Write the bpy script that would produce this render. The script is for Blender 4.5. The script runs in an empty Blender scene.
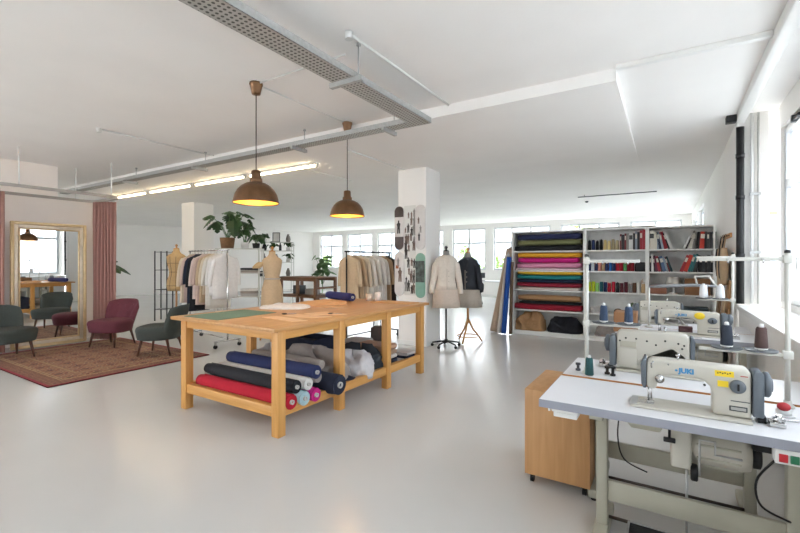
import bpy, bmesh, math, random
from mathutils import Vector, Matrix
PI = math.pi
random.seed(7)
SC = bpy.context.scene
COL = SC.collection

# ------------------------------------------------------------------ materials
def lin(h):
    h = h.lstrip('#')
    out = []
    for i in (0, 2, 4):
        c = int(h[i:i+2], 16) / 255
        out.append(c / 12.92 if c <= .04045 else ((c + .055) / 1.055) ** 2.4)
    return (*out, 1.0)
MATS = {}
def mat(name, hexc, rough=.6, metal=0., var=.08, scale=8., bump=0., bscale=None, coat=0., stretch=None, sheen=0.):
    """procedural principled material: noise-varied base colour, optional bump"""
    if name in MATS: return MATS[name]
    m = bpy.data.materials.new(name); m.use_nodes = True
    nt = m.node_tree; N = nt.nodes; L = nt.links
    b = N['Principled BSDF']
    b.inputs['Roughness'].default_value = rough
    b.inputs['Metallic'].default_value = metal
    if coat: b.inputs['Coat Weight'].default_value = coat
    if sheen: b.inputs['Sheen Weight'].default_value = sheen
    tc = N.new('ShaderNodeTexCoord'); mp = N.new('ShaderNodeMapping')
    L.new(tc.outputs['Object'], mp.inputs['Vector'])
    if stretch: mp.inputs['Scale'].default_value = stretch
    nz = N.new('ShaderNodeTexNoise'); nz.inputs['Scale'].default_value = scale; nz.inputs['Detail'].default_value = 4
    L.new(mp.outputs['Vector'], nz.inputs['Vector'])
    c = lin(hexc)
    rp = N.new('ShaderNodeValToRGB')
    rp.color_ramp.elements[0].position = .3; rp.color_ramp.elements[1].position = .7
    rp.color_ramp.elements[0].color = tuple(max(0, x * (1 - var)) for x in c[:3]) + (1,)
    rp.color_ramp.elements[1].color = tuple(min(1, x * (1 + var)) for x in c[:3]) + (1,)
    L.new(nz.outputs['Fac'], rp.inputs['Fac']); L.new(rp.outputs['Color'], b.inputs['Base Color'])
    if bump:
        n2 = N.new('ShaderNodeTexNoise'); n2.inputs['Scale'].default_value = bscale or scale * 4; n2.inputs['Detail'].default_value = 3
        L.new(mp.outputs['Vector'], n2.inputs['Vector'])
        bp = N.new('ShaderNodeBump'); bp.inputs['Strength'].default_value = bump; bp.inputs['Distance'].default_value = .02
        L.new(n2.outputs['Fac'], bp.inputs['Height']); L.new(bp.outputs['Normal'], b.inputs['Normal'])
    MATS[name] = m
    return m
def fabric(name, hexc, var=.05): return mat('fabric_' + name, hexc, .9, 0, var, 25, .12, 90)
def emit(name, hexc, strength):
    m = bpy.data.materials.new(name); m.use_nodes = True
    b = m.node_tree.nodes['Principled BSDF']
    b.inputs['Base Color'].default_value = lin('#e8e4da')
    b.inputs['Emission Color'].default_value = lin(hexc); b.inputs['Emission Strength'].default_value = strength
    return m
def glass(name, tint='#ffffff', gloss=.06):
    m = bpy.data.materials.new(name); m.use_nodes = True
    nt = m.node_tree; N = nt.nodes; L = nt.links
    N.remove(N['Principled BSDF'])
    t = N.new('ShaderNodeBsdfTransparent'); t.inputs[0].default_value = lin(tint)
    g = N.new('ShaderNodeBsdfGlossy'); g.inputs['Roughness'].default_value = .02
    mx = N.new('ShaderNodeMixShader'); mx.inputs[0].default_value = gloss
    L.new(t.outputs[0], mx.inputs[1]); L.new(g.outputs[0], mx.inputs[2]); L.new(mx.outputs[0], N['Material Output'].inputs['Surface'])
    return m
def wood(name, hexc, dark, axis='X', rough=.45):
    m = bpy.data.materials.new(name); m.use_nodes = True
    nt = m.node_tree; N = nt.nodes; L = nt.links; b = N['Principled BSDF']; b.inputs['Roughness'].default_value = rough
    tc = N.new('ShaderNodeTexCoord'); mp = N.new('ShaderNodeMapping')
    L.new(tc.outputs['Object'], mp.inputs['Vector'])
    mp.inputs['Scale'].default_value = {'X': (.6, 9, 9), 'Y': (9, .6, 9), 'Z': (9, 9, .6)}[axis]
    nz = N.new('ShaderNodeTexNoise'); nz.inputs['Scale'].default_value = 3; nz.inputs['Detail'].default_value = 6; nz.inputs['Distortion'].default_value = .6
    L.new(mp.outputs['Vector'], nz.inputs['Vector'])
    rp = N.new('ShaderNodeValToRGB'); rp.color_ramp.elements[0].position = .32; rp.color_ramp.elements[1].position = .68
    rp.color_ramp.elements[0].color = lin(dark); rp.color_ramp.elements[1].color = lin(hexc)
    L.new(nz.outputs['Fac'], rp.inputs['Fac']); L.new(rp.outputs['Color'], b.inputs['Base Color'])
    return m

WALL = mat('wall_paint', '#efedea', .75, var=.015, scale=2, bump=.05, bscale=60)
CEIL = mat('ceiling_paint', '#f4f2f0', .8, var=.02, scale=1.2, bump=.05, bscale=40)
WARMWALL = mat('warm_plaster', '#f5ece5', .8, var=.02, scale=2, bump=.05, bscale=50)
FLOORM = mat('epoxy_floor', '#cccccA', .22, var=.03, scale=.8, bump=.012, bscale=3)
TRIM = mat('white_trim', '#ebebe9', .4, var=.02)
PVC = mat('white_pvc_frame', '#d3d6d9', .35, var=.02)
GLASS = glass('window_glass'); TINT2 = glass('pale_tinted_glass', '#ecedee'); TINTED = glass('tinted_window_glass', '#cdcfd1')  # tints added to dim daylight at the right and back windows
OAK = wood('oak_tabletop', '#c99760', '#b9864e', 'Y', .38)
PINE = wood('pine_leg', '#d6a05c', '#c68f4b', 'Z', .45)
PINEX = wood('pine_rail_x', '#d6a05c', '#c68f4b', 'X', .45)
PINEY = wood('pine_rail_y', '#d6a05c', '#c68f4b', 'Y', .45)
WALNUT = wood('brown_wood', '#7d5536', '#67432a', 'X', .5)
DARKWOOD = wood('dark_leg_wood', '#5a3526', '#43261b', 'Z', .4)
BEECH = wood('beech_stand', '#c58f55', '#b27c44', 'Z', .45)
CABW = wood('cabinet_veneer', '#bf9263', '#b18455', 'Z', .5)
STEEL = mat('galvanised_steel', '#b4b5b4', .45, .45, .1, 30)
CHROME = mat('chrome', '#c9c9c9', .18, 1, .02)
DGREY = mat('dark_grey_metal', '#43464a', .45, .3, .05)
BLACK = mat('black_metal', '#1b1b1d', .45, .2, .1)
RUBBER = mat('black_rubber', '#19191b', .7, 0, .1, 40, .3, 120)
COPPER = mat('aged_copper', '#7d5e45', .34, .85, .15, 14)
COPPERIN = mat('gilded_inner', '#e0ab55', .5, .2, .1, 10)
WHITEM = mat('white_lacquer', '#c6c5be', .4, 0, .02)
WHITEP = mat('white_plastic', '#dededc', .45, 0, .02)
CREAMM = mat('machine_cream', '#b8b4a9', .38, 0, .03, 6)
CREAMD = mat('frame_cream', '#a6a394', .5, 0, .05, 6)
MGREY = mat('machine_grey', '#5b6269', .45, 0, .05)
LAMIN = mat('white_laminate', '#dcdcdf', .35, 0, .015)
EDGE = mat('grey_edge_band', '#8e909a', .5, 0, .04)
GOLD = mat('champagne_gold', '#d2b88e', .38, .35, .1, 10)
SILVERGOLD = mat('silver_leaf', '#dccfbd', .38, .35, .08, 12)
LEAF = mat('leaf_green', '#2f4d27', .45, 0, .3, 6)
LEAF2 = mat('leaf_pale_green', '#5a7a4d', .5, 0, .3, 6)
BUSH = mat('bush_green', '#84a04a', .7, 0, .35, 5)
TERRA = mat('wicker_pot', '#7a5a3c', .8, 0, .25, 30, .4, 60)
YELLOW = mat('yellow_sticker', '#e5c628', .5, 0, .05)
BLUEINK = mat('blue_print', '#3a86b8', .5, 0, .04)
INK = mat('black_print', '#2a2a2a', .6, 0, .04)
PAPER = mat('white_paper', '#dddcd8', .8, 0, .02)
KRAFT = mat('kraft_paper', '#c79a6b', .8, 0, .06, 6)
CARD = mat('brown_cardboard', '#8a6343', .8, 0, .1, 8)

# ------------------------------------------------------------------ mesh builder
class MB:
    def __init__(s, M=None):
        s.bm = bmesh.new(); s.M = M or Matrix(); s.mi = 0
    def v(s, p): return s.bm.verts.new(s.M @ Vector(p))
    def f(s, vs, smooth=False):
        try:
            f = s.bm.faces.new(vs); f.material_index = s.mi; f.smooth = smooth; return f
        except ValueError: return None
    def box(s, x0, x1, y0, y1, z0, z1, bev=0., seg=2):
        t = bmesh.new()
        vs = [t.verts.new((x, y, z)) for z in (z0, z1) for y in (y0, y1) for x in (x0, x1)]
        for q in ((0, 2, 3, 1), (4, 5, 7, 6), (0, 1, 5, 4), (2, 6, 7, 3), (0, 4, 6, 2), (1, 3, 7, 5)): t.faces.new([vs[i] for i in q])
        if bev: bmesh.ops.bevel(t, geom=list(t.edges), offset=bev, segments=seg, profile=.5, affect='EDGES')
        s.merge(t, bool(bev)); return s
    def merge(s, t, smooth=False):
        mp = {}
        for v in t.verts: mp[v] = s.v(v.co)
        for f in t.faces: s.f([mp[v] for v in f.verts], smooth)
        t.free()
    def loft(s, rings, cap=True, smooth=True, closed=True):
        R = [[s.v(p) for p in r] for r in rings]
        n = len(R[0])
        for a, b in zip(R, R[1:]):
            for i in range(n if closed else n - 1):
                j = (i + 1) % n
                s.f([a[i], a[j], b[j], b[i]], smooth)
        if cap:
            s.f(list(reversed(R[0]))); s.f(R[-1])
        return s
    def tube(s, pts, r, n=10, cap=True):
        pts = [Vector(p) for p in pts]
        rs = r if isinstance(r, (list, tuple)) else [r] * len(pts)
        t0 = (pts[1] - pts[0]).normalized()
        up = Vector((0, 0, 1)) if abs(t0.z) < .9 else Vector((1, 0, 0))
        a = t0.cross(up).normalized(); rings = []
        for i, p in enumerate(pts):
            if i == 0: t = t0
            elif i == len(pts) - 1: t = (pts[i] - pts[i-1]).normalized()
            else: t = ((pts[i+1] - p).normalized() + (p - pts[i-1]).normalized()).normalized()
            a = (a - t * a.dot(t)).normalized(); b = t.cross(a)
            rings.append([p + (a * math.cos(q) + b * math.sin(q)) * rs[i] for q in [2 * PI * k / n for k in range(n)]])
        return s.loft(rings, cap)
    def lathe(s, prof, c=(0, 0, 0), n=24, axis='z', cap=True):
        rings = []
        for r, h in prof:
            ring = []
            for k in range(n):
                q = 2 * PI * k / n; x, y = max(r, .0004) * math.cos(q), max(r, .0004) * math.sin(q)
                p = {'z': (x, y, h), 'x': (h, x, y), 'y': (y, h, x)}[axis]
                ring.append((p[0] + c[0], p[1] + c[1], p[2] + c[2]))
            rings.append(ring)
        return s.loft(rings, cap)
    def cyl(s, p, q, r, n=16): return s.tube([p, q], r, n)
    def prism(s, poly, a0, a1, plane='xy', bev=0., smooth=False):
        """extrude a polygon; plane says which axes its two coordinates use"""
        t = bmesh.new()
        def P(u, w, h): return {'xy': (u, w, h), 'xz': (u, h, w), 'yz': (h, u, w)}[plane]
        lo = [t.verts.new(P(u, w, a0)) for u, w in poly]; hi = [t.verts.new(P(u, w, a1)) for u, w in poly]
        n = len(poly)
        t.faces.new(lo); t.faces.new(list(reversed(hi)))
        for i in range(n):
            j = (i + 1) % n; t.faces.new([lo[j], lo[i], hi[i], hi[j]])
        bmesh.ops.recalc_face_normals(t, faces=t.faces)
        if bev:
            es = [e for e in t.edges if e.calc_face_angle(0) > .6]
            bmesh.ops.bevel(t, geom=es, offset=bev, segments=2, profile=.5, affect='EDGES')
        s.merge(t, smooth or bool(bev)); return s
    def sphere(s, c, r, sc=(1, 1, 1), n=16, m=10):
        rings = []
        for i in range(m + 1):
            th = PI * i / m
            rr, h = max(r * math.sin(th), .0003), -r * math.cos(th)
            rings.append([(c[0] + rr * sc[0] * math.cos(2*PI*k/n), c[1] + rr * sc[1] * math.sin(2*PI*k/n), c[2] + h * sc[2]) for k in range(n)])
        return s.loft(rings)
    def mesh(s, name, mats):
        bmesh.ops.recalc_face_normals(s.bm, faces=s.bm.faces)
        me = bpy.data.meshes.new(name); s.bm.to_mesh(me); s.bm.free()
        for m in (mats if isinstance(mats, (list, tuple)) else [mats]): me.materials.append(m)
        return me
    def build(s, name, mats, parent=None, loc=None, rz=0.):
        o = bpy.data.objects.new(name, s.mesh(name, mats)); COL.objects.link(o)
        if parent: o.parent = parent
        if loc: o.location = loc
        if rz: o.rotation_euler.z = rz
        return o
def tag(o, label, cat, group=None, kind=None):
    o['label'] = label; o['category'] = cat
    if group: o['group'] = group
    if kind: o['kind'] = kind
    return o
def thing(name, label, cat, loc=(0, 0, 0), rz=0., group=None):
    o = bpy.data.objects.new(name, None); COL.objects.link(o); o.empty_display_size = .1
    o.location = loc; o.rotation_euler = (0, 0, rz)
    return tag(o, label, cat, group)
def copytree(o, loc, rz=None, label=None, group=None, parent=None):
    c = o.copy(); COL.objects.link(c)
    if parent: c.parent = parent
    else:
        c.location = loc
        if rz is not None: c.rotation_euler.z = rz
        if label: c['label'] = label
        if group: c['group'] = group
    for ch in list(o.children): copytree(ch, None, parent=c)
    return c
def struct(name, mb, m, parent=None, label=None):
    o = mb.build(name, m, parent)
    if not parent: o['kind'] = 'structure'
    if label: o['label'] = label; 
    return o
def Rz(a): return Matrix.Rotation(a, 4, 'Z')
def T(x, y, z): return Matrix.Translation((x, y, z))

def smooth_path(P, k=6):
    P = [Vector(p) for p in P]; Q = [P[0]] + P + [P[-1]]; out = []
    for i in range(1, len(Q) - 2):
        a, b, c, d = Q[i-1:i+3]
        for j in range(k):
            t = j / k; out.append(.5 * ((2*b) + (c - a)*t + (2*a - 5*b + 4*c - d)*t*t + (3*b - a - 3*c + d)*t**3))
    return out + [P[-1]]
# ------------------------------------------------------------------ camera
cam = bpy.data.cameras.new('camera'); co = bpy.data.objects.new('camera', cam); COL.objects.link(co)
TH = math.atan(267 / 425)
co.location = (0, 0, 1.5); co.rotation_euler = (PI / 2, 0, TH)
cam.sensor_width = 36; cam.lens = 425 / 800 * 36; cam.shift_y = -4.5 / 800; cam.clip_start = .05
SC.camera = co

# ------------------------------------------------------------------ room shell
HC = 3.30; HS = 3.18
XL, YB, YF = -24.0, 17.8, -5.0
struct('floor', MB().box(XL, 1.5, YF - .2, YB + .25, -.15, 0), FLOORM)
struct('ceiling', MB().box(XL, 1.5, YF - .2, YB + .25, HC, HC + .2), CEIL)
# lowered slab beyond the beam line
struct('ceiling', MB().prism([(-.4, 4.4), (-.4, YB), (XL, YB), (XL, 4.4)], HS, HC, 'xy'), CEIL)
struct('ceiling', MB().prism([(4.45, HC), (8.6, HS), (YB, HS), (YB, HC)], -.4, .74, 'yz'), CEIL)
# duct trims on the ceiling: along the right wall, and along the beam line
struct('trim_2', MB().box(.70, .80, YF, 6.62, HC - .11, HC, .008), TRIM)
struct('trim_3', MB().box(-.395, .70, 4.32, 4.38, HC - .045, HC, .006), TRIM)
# walls with openings
def wall_open(name, axis, at, thick, a0, a1, ops, m, z0=0., z1=HC):
    """wall in plane axis=at; ops = [(a, b, zlo, zhi)] openings"""
    mb = MB()
    def bx(a, b, lo, hi):
        if b - a < .001 or hi - lo < .001: return
        if axis == 'x': mb.box(at, at + thick, a, b, lo, hi)
        else: mb.box(a, b, at, at + thick, lo, hi)
    cur = a0
    for a, b, lo, hi in sorted(ops):
        bx(cur, a, z0, z1); bx(a, b, z0, lo); bx(a, b, hi, z1); cur = b
    bx(cur, a1, z0, z1)
    return struct(name, mb, m)
RW = [(4.0, 6.42, 1.05, 3.02), (1.2, 3.6, 1.05, 3.02), (-1.6, .8, 1.05, 3.02), (-4.4, -2.0, 1.05, 3.02)]  # last one, behind the camera, put in to balance the light
wall_open('wall_right', 'x', 1.1, .3, YF, 6.6, RW, WALL)
RW2_FILL = [(12.2, 14.2, .9, 2.9), (14.8, 17.2, .9, 2.9)]  # windows added out of view to light the back of the room
wall_open('wall_right_end', 'x', .73, .3, 6.6, YB, RW2_FILL, WALL)
BW = []
x = -16.55
edges = [(-16.5, -14.9), (-14.55, -12.9), (-12.55, -10.9), (-10.5, -8.8), (-8.35, -6.75), (-6.4, -4.0), (-3.6, -1.5), (-1.15, .45)]
for a, b in edges: BW.append((a, b, 1.15, 3.0))
wall_open('wall_back', 'y', YB, .25, XL, 1.4, BW, WALL)
FW_FILL = [(-9.5, -7.7, .4, 3.1), (-7.4, -5.6, .4, 3.1)]  # unseen windows added behind the camera as fill for the left side
wall_open('wall_front', 'y', YF - .2, .2, XL, 1.4, FW_FILL, WALL)
# slanting far left wall
mb = MB(); dx, dy = -3.85, -8.8
p0 = (-17.05 - dx * .02, YB + .1); p1 = (-17.05 + dx * 1.75, YB + dy * 1.75)
mb.prism([p0, p1, (p1[0] - .3, p1[1]), (p0[0] - .3, p0[1])], 0, HC, 'xy')
struct('wall_left', mb, WALL)
LR_FILL = [(-22.5, -19.6, .4, 3.1), (-19.2, -16.3, .4, 3.1), (-15.9, -13.2, .4, 3.1), (-12.8, -10.3, .4, 3.1)]  # invented windows, hidden from the camera, to brighten the far left
wall_open('wall_left_rear', 'y', 2.2, .2, XL, -9.95, LR_FILL, WALL)
struct('wall_left_front', MB().box(-9.95, -9.75, YF, 3.36, 0, HC), WARMWALL)
struct('wall_partition', MB().box(-9.9, -9.75, 3.36, 4.12, 0, 2.72), WARMWALL)
# columns
def column(x0, x1, y0, y1):
    struct('column', MB().box(x0, x1, y0, y1, 0, HS), WALL)
    b = MB()
    b.box(x0 - .012, x1 + .012, y0 - .012, y0, 0, .08); b.box(x1, x1 + .012, y0, y1, 0, .08)
    struct('baseboard_column', b, TRIM)
column(-4.18, -3.6, 6.6, 7.14)
column(-11.8, -11.2, 7.0, 7.6)
struct('baseboard_back', MB().box(-17, .7, YB - .015, YB, 0, .09), TRIM)

# windows, including unseen ones added for fill light
def window(n, axis, at, a0, a1, z0, z1, mulls, transom, portal_dir, fr=.065, handle=False):
    """frame + panes in an opening; at = inner face of frame, depth .07"""
    d = .07
    def bx(mb, a, b, lo, hi, e=0., dd=d):
        if axis == 'x': mb.box(at + e, at + e + dd, a, b, lo, hi, .006)
        else: mb.box(a, b, at + e, at + e + dd, lo, hi, .006)
    mb = MB()
    bx(mb, a0, a0 + fr, z0, z1); bx(mb, a1 - fr, a1, z0, z1); bx(mb, a0 + fr, a1 - fr, z0, z0 + fr); bx(mb, a0 + fr, a1 - fr, z1 - fr, z1)
    if transom: bx(mb, a0 + fr, a1 - fr, transom - fr * .6, transom + fr * .6)
    for q in mulls:
        bx(mb, q - fr * .6, q + fr * .6, z0 + fr, (transom - fr * .6) if transom else z1 - fr)
        if transom: bx(mb, q - fr * .6, q + fr * .6, transom + fr * .6, z1 - fr)
    w = struct('window_%d' % n, mb, PVC)
    g = MB(); bx(g, a0 + .03, a1 - .03, z0 + .03, z1 - .03, .03, .008); g.build('pane', TINTED if axis == 'x' else TINT2 if portal_dir > 0 else GLASS, w)
    if handle:
        h = MB()
        for q in handle: 
            h.box(at - .03, at, q - .015, q + .015, 1.5, 1.56, .004); h.box(at - .045, at - .03, q - .012, q + .012, 1.4, 1.55, .004)
        h.build('handle', mat('handle_white', '#c9c9c6', .3), w)
        h = MB(); h.box(at - .03, at, a1 - .75, a1 - .5, z1 - .06, z1 - .03, .004); h.box(at - .04, at, a1 - .55, a1 - .5, z1 - .07, z1 + .0, .004)
        h.build('opener', DGREY, w)
    # sky portal just outside
    L = bpy.data.lights.new('window_portal', 'AREA'); L.shape = 'RECTANGLE'; L.cycles.is_portal = True
    lo = bpy.data.objects.new('window_portal', L); COL.objects.link(lo)
    c = (a0 + a1) / 2; zc = (z0 + z1) / 2; L.size = a1 - a0; L.size_y = z1 - z0
    off = .28 * (1 if portal_dir > 0 else -1)
    if axis == 'x':
        lo.location = (at + off, c, zc); lo.rotation_euler = (PI/2, 0, PI/2)
    else:
        lo.location = (c, at + off, zc); lo.rotation_euler = (PI/2, 0, PI if portal_dir > 0 else 0)
        if portal_dir > 0: lo.rotation_euler = (-PI/2, 0, 0)
        else: lo.rotation_euler = (PI/2, 0, 0)
    # aim -Z into the room
    d = Vector((-1, 0, 0)) if axis == 'x' else Vector((0, -1 if portal_dir > 0 else 1, 0))
    lo.rotation_euler = d.to_track_quat('-Z', 'Y').to_euler()
    return w
wn = 1
for a, b, lo, hi in RW:
    window(wn, 'x', 1.13, a, b, lo, hi, [(a + b) / 2], 2.38, 1, .075, handle=[b - .75]); wn += 1
for a, b, lo, hi in BW:
    window(wn, 'y', YB + .08, a, b, lo, hi, [(a + b) / 2] if b - a < 2 else [a + (b-a)/3, a + 2*(b-a)/3], 2.35, 1, .07); wn += 1
for a, b, lo, hi in RW2_FILL:
    window(wn, 'x', .80, a, b, lo, hi, [(a + b) / 2], 2.38, 1, .07); wn += 1
for a, b, lo, hi in LR_FILL:
    window(wn, 'y', 2.28, a, b, lo, hi, [(a + b) / 2], 2.38, -1, .07); wn += 1
for a, b, lo, hi in FW_FILL:
    window(wn, 'y', YF - .12, a, b, lo, hi, [(a + b) / 2], 2.3, -1); wn += 1
# inner sills + radiator housing along right wall
struct('trim_4', MB().box(.71, 1.1, YF + .2, 6.5, .93, .985, .006), TRIM)
rc = thing('radiator_cover', 'long white radiator cover running under the right hand windows', 'radiator cover', (0, 0, 0))
MB().box(.73, .76, YF + .3, 6.45, .22, .928).build('front_panel', TRIM, rc)
MB().box(.73, 1.08, 6.45, 6.48, .0, .928).build('end_panel', TRIM, rc)
MB().box(.78, 1.05, YF + .3, 6.4, 0.001, .22).build('plinth', DGREY, rc)
struct('trim_5', MB().box(.705, .73, 6.5, 6.6, 0, HC - .09, .004), TRIM)
# black downpipe with coupling and white conduits in the corner recess
dp = thing('downpipe', 'thick black vertical pipe in the corner beside the window pier', 'pipe', (.745, 6.50, 0))
MB().cyl((0, 0, 1.0), (0, 0, 3.12), .04).build('pipe', BLACK, dp)
for z in (1.55, 2.25, 2.75): MB().cyl((0, 0, z), (0, 0, z + .05), .045).build('pipe_clamp', BLACK, dp)
cd = thing('wall_conduit', 'pair of slim grey white vertical conduits between black pipe and window pier', 'conduit', (.86, 6.55, 0))
MB().cyl((0, 0, 1.0), (0, 0, 3.28), .018).build('tube', WHITEP, cd)
MB().cyl((.06, 0, 1.0), (.06, 0, 3.28), .013).build('tube', mat('grey_pipe', '#b5b4b0', .5), cd)
for z in (1.6, 2.3): MB().box(-.02, .08, -.025, .02, z, z + .03).build('clip', STEEL, cd)
bx_ = MB().box(-.05, .05, -.06, .06, -.03, .052, .005).build('ceiling_sensor', BLACK, None, (.65, 6.42, 3.195)); tag(bx_, 'small black box on the ceiling above the black pipe', 'sensor')
# ceiling conduits
def conduit(name, pts, label, r=.012, boxat=None):
    t = thing(name, label, 'conduit', pts[0])
    o = Vector(pts[0])
    MB().tube([Vector(p) - o for p in pts], r).build('tube', WHITEP, t)
    if boxat: 
        q = Vector(boxat) - o
        MB().cyl(q + Vector((0, 0, -.03)), q + Vector((0, 0, .028)), .032).build('junction_box', WHITEP, t)
    return t
conduit('ceiling_conduit', [(-2.105, 2.62, HC-.013), (-2.105, 4.39, HC-.013)], 'white conduit with a round box on the ceiling right of the cable tray', boxat=(-2.105, 2.6, HC-.03))
conduit('ceiling_conduit', [(-6.46, 2.7, HC-.013), (-6.46, 4.39, HC-.013)], 'white conduit on the ceiling left of the pendant lamps', boxat=(-6.46, 2.68, HC-.03))
conduit('ceiling_conduit', [(-3.5, 2.95, HC-.012), (-3.5, 4.2, HC-.012)], 'thin white cable run on the ceiling linking the two pendant lamps', .008)
conduit('ceiling_conduit', [(-3.45, 2.85, HC-.012), (-2.35, 2.85, HC-.012)], 'thin white cable run on the ceiling from first pendant to cable tray', .008)
conduit('ceiling_conduit', [(-4.02, 4.95, HS-.013), (-4.02, 6.55, HS-.013)], 'white conduit on the lowered ceiling leading to the column with boards', .012)
conduit('ceiling_conduit', [(-5.5, 5.6, HS-.011), (-5.5, 6.9, HS-.011)], 'white conduit on the lowered ceiling beside the end of the tube lights', .010)
conduit('ceiling_conduit', [(.82, 4.1, HC-.012), (1.09, 4.1, HC-.012)], 'short white conduit on the ceiling above the right hand window', .012)
pd = thing('ceiling_rail', 'thin dark straight rail hung under the lowered ceiling above bookshelves', 'rail', (-1.05, 11.45, HS))
MB().cyl((-.85, 0, -.05), (.85, 0, -.05), .012).build('rod', DGREY, pd)
m_ = MB(); m_.cyl((-.7, 0, -.05), (-.7, 0, 0), .006); m_.build('bracket', DGREY, pd)
for (dx_, dy_, lb) in ((-1.88, 12.7, 'small black smoke sensor on the lowered ceiling left of the thin rail'), (-8.2, 10.5, 'small grey sensor on the lowered ceiling beyond the pendant lamps')):
    tag(MB().lathe([(.045, 0), (.045, -.02), (.02, -.04)]).build('smoke_sensor', DGREY, None, (dx_, dy_, HS)), lb, 'sensor')

# cable tray (perforated L-shaped run)
ZT = 3.03
def perf_mat():
    m = bpy.data.materials.new('perforated_steel'); m.use_nodes = True
    nt = m.node_tree; N = nt.nodes; L = nt.links; b = N['Principled BSDF']
    b.inputs['Metallic'].default_value = .35; b.inputs['Roughness'].default_value = .5
    tc = N.new('ShaderNodeTexCoord'); vo = N.new('ShaderNodeTexVoronoi'); vo.inputs['Scale'].default_value = 26; vo.inputs['Randomness'].default_value = .0
    L.new(tc.outputs['Object'], vo.inputs['Vector'])
    rp = N.new('ShaderNodeValToRGB'); rp.color_ramp.interpolation = 'CONSTANT'
    rp.color_ramp.elements[0].color = lin('#5c5a57'); rp.color_ramp.elements[1].color = lin('#bab8b3'); rp.color_ramp.elements[1].position = .36
    L.new(vo.outputs['Distance'], rp.inputs['Fac']); L.new(rp.outputs['Color'], b.inputs['Base Color'])
    return m
PERF = perf_mat()
ct = thing('cable_tray', 'galvanised perforated cable tray hung in an L from the ceiling', 'cable tray', (0, 0, 0))
mb = MB(); mb.box(-2.42, -2.20, -1.0, 4.15, ZT, ZT + .004); mb.box(-11.5, -2.42, 4.0, 4.15, ZT, ZT + .004); mb.build('tray_base', PERF, ct)
mb = MB(); mb.box(-2.204, -2.20, -1.0, 4.15, ZT, ZT + .06); mb.box(-2.42, -2.416, -1.0, 4.0, ZT, ZT + .06)
mb.box(-11.5, -2.20, 4.146, 4.15, ZT, ZT + .06); mb.box(-11.5, -2.42, 4.0, 4.004, ZT, ZT + .06); mb.build('tray_side', STEEL, ct)
for (x_, y_, ax) in ((-2.31, 2.78, 'x'), (-2.31, 1.2, 'x'), (-2.72, 4.07, 'y'), (-4.17, 4.07, 'y'), (-6.4, 4.07, 'y'), (-8.6, 4.07, 'y')):
    b = MB()
    if ax == 'x': b.box(x_ - .14, x_ + .2, y_ - .02, y_ + .02, ZT - .042, ZT - .001)
    else: b.box(x_ - .02, x_ + .02, y_ - .11, y_ + .16, ZT - .042, ZT - .001)
    bo = b.build('bracket', STEEL, ct)
    r = MB()
    if ax == 'x': r.cyl((x_ + .16, y_, ZT - .05), (x_ + .16, y_, HC - .001), .006); r.cyl((x_ + .16, y_, HC - .02), (x_ + .16, y_, HC - .001), .02)
    else: r.cyl((x_, y_ + .13, ZT - .05), (x_, y_ + .13, HC - .001), .006); r.cyl((x_, y_ + .13, HC - .02), (x_, y_ + .13, HC - .001), .02)
    r.build('threaded_rod', STEEL, bo)

# tube lights
TUBE = emit('warm_tube', '#ffe2b4', 9)
tl0 = None
for i, (a, b, lb) in enumerate(((-6.72, -4.98, 'nearest lit tube light of the row, right behind first pendant lamp'), (-8.46, -6.84, 'second lit tube light of the row counting from the right'),
                    (-10.25, -8.6, 'third lit tube light of the row, above the clothes rack'), (-12.3, -10.4, 'far left lit tube light of the row, beside the curtain top'))):
    t = thing('ceiling_tube_light', lb, 'ceiling light', (a, 5.32, HS), 0, 'row of tube lights')
    MB().box(0, b - a, -.03, .03, -.035, .004, .004).build('housing', WHITEP, t)
    MB().cyl((.03, 0, -.052), (b - a - .03, 0, -.052), .017, 12).build('tube', TUBE, t)
    e = MB(); e.box(.0, .03, -.02, .02, -.072, -.03); e.box(b - a - .03, b - a, -.02, .02, -.072, -.03); e.build('end_cap', WHITEP, t)

# pendants
def pendant(loc, label):
    t = thing('pendant_lamp', label, 'pendant lamp', loc, 0, 'copper pendant lamps')
    MB().lathe([(.064, 0), (.066, -.02), (.06, -.03), (.048, -.09), (.042, -.115), (.015, -.12)]).build('ceiling_canopy', COPPER, t)
    MB().cyl((0, 0, -.1), (0, 0, -.92), .005, 8).build('cord', mat('dark_cord', '#3b332c', .7), t)
    MB().lathe([(.012, -.875), (.036, -.88), (.045, -.89), (.047, -.955), (.058, -.962), (.062, -1.003), (.05, -1.008)]).build('socket_cap', COPPER, t)
    prof = [(.052, -1.0), (.095, -1.01), (.14, -1.035), (.178, -1.075), (.203, -1.12), (.216, -1.165), (.222, -1.2)]
    inner = [(r - .004, z - .001) for r, z in reversed(prof)]
    sh = MB(); sh.lathe(prof, n=40, cap=False); shade = sh.build('shade', COPPER, t)
    si = MB(); si.lathe(inner, n=40, cap=False); si.build('shade_lining', COPPERIN, shade)
    MB().lathe([(.222, -1.196), (.228, -1.203), (.222, -1.21), (.216, -1.203), (.222, -1.196)], n=40, cap=False).build('rim', COPPER, shade)
    MB().sphere((0, 0, -1.10), .042, n=16).build('bulb', BULB, t)
    L = bpy.data.lights.new('pendant_light', 'POINT'); L.energy = 2.6; L.color = (1, .66, .3); L.shadow_soft_size = .02
    lo = bpy.data.objects.new('pendant_light', L); COL.objects.link(lo); lo.location = (loc[0], loc[1], loc[2] - 1.165)
    return t
BULB = emit('warm_bulb', '#ffc978', 6)
pendant((-3.5, 2.85, HC), 'copper dome pendant lamp over the near end of cutting table')
pendant((-3.5, 4.29, HC), 'copper dome pendant lamp over the far end of cutting table')
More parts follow.
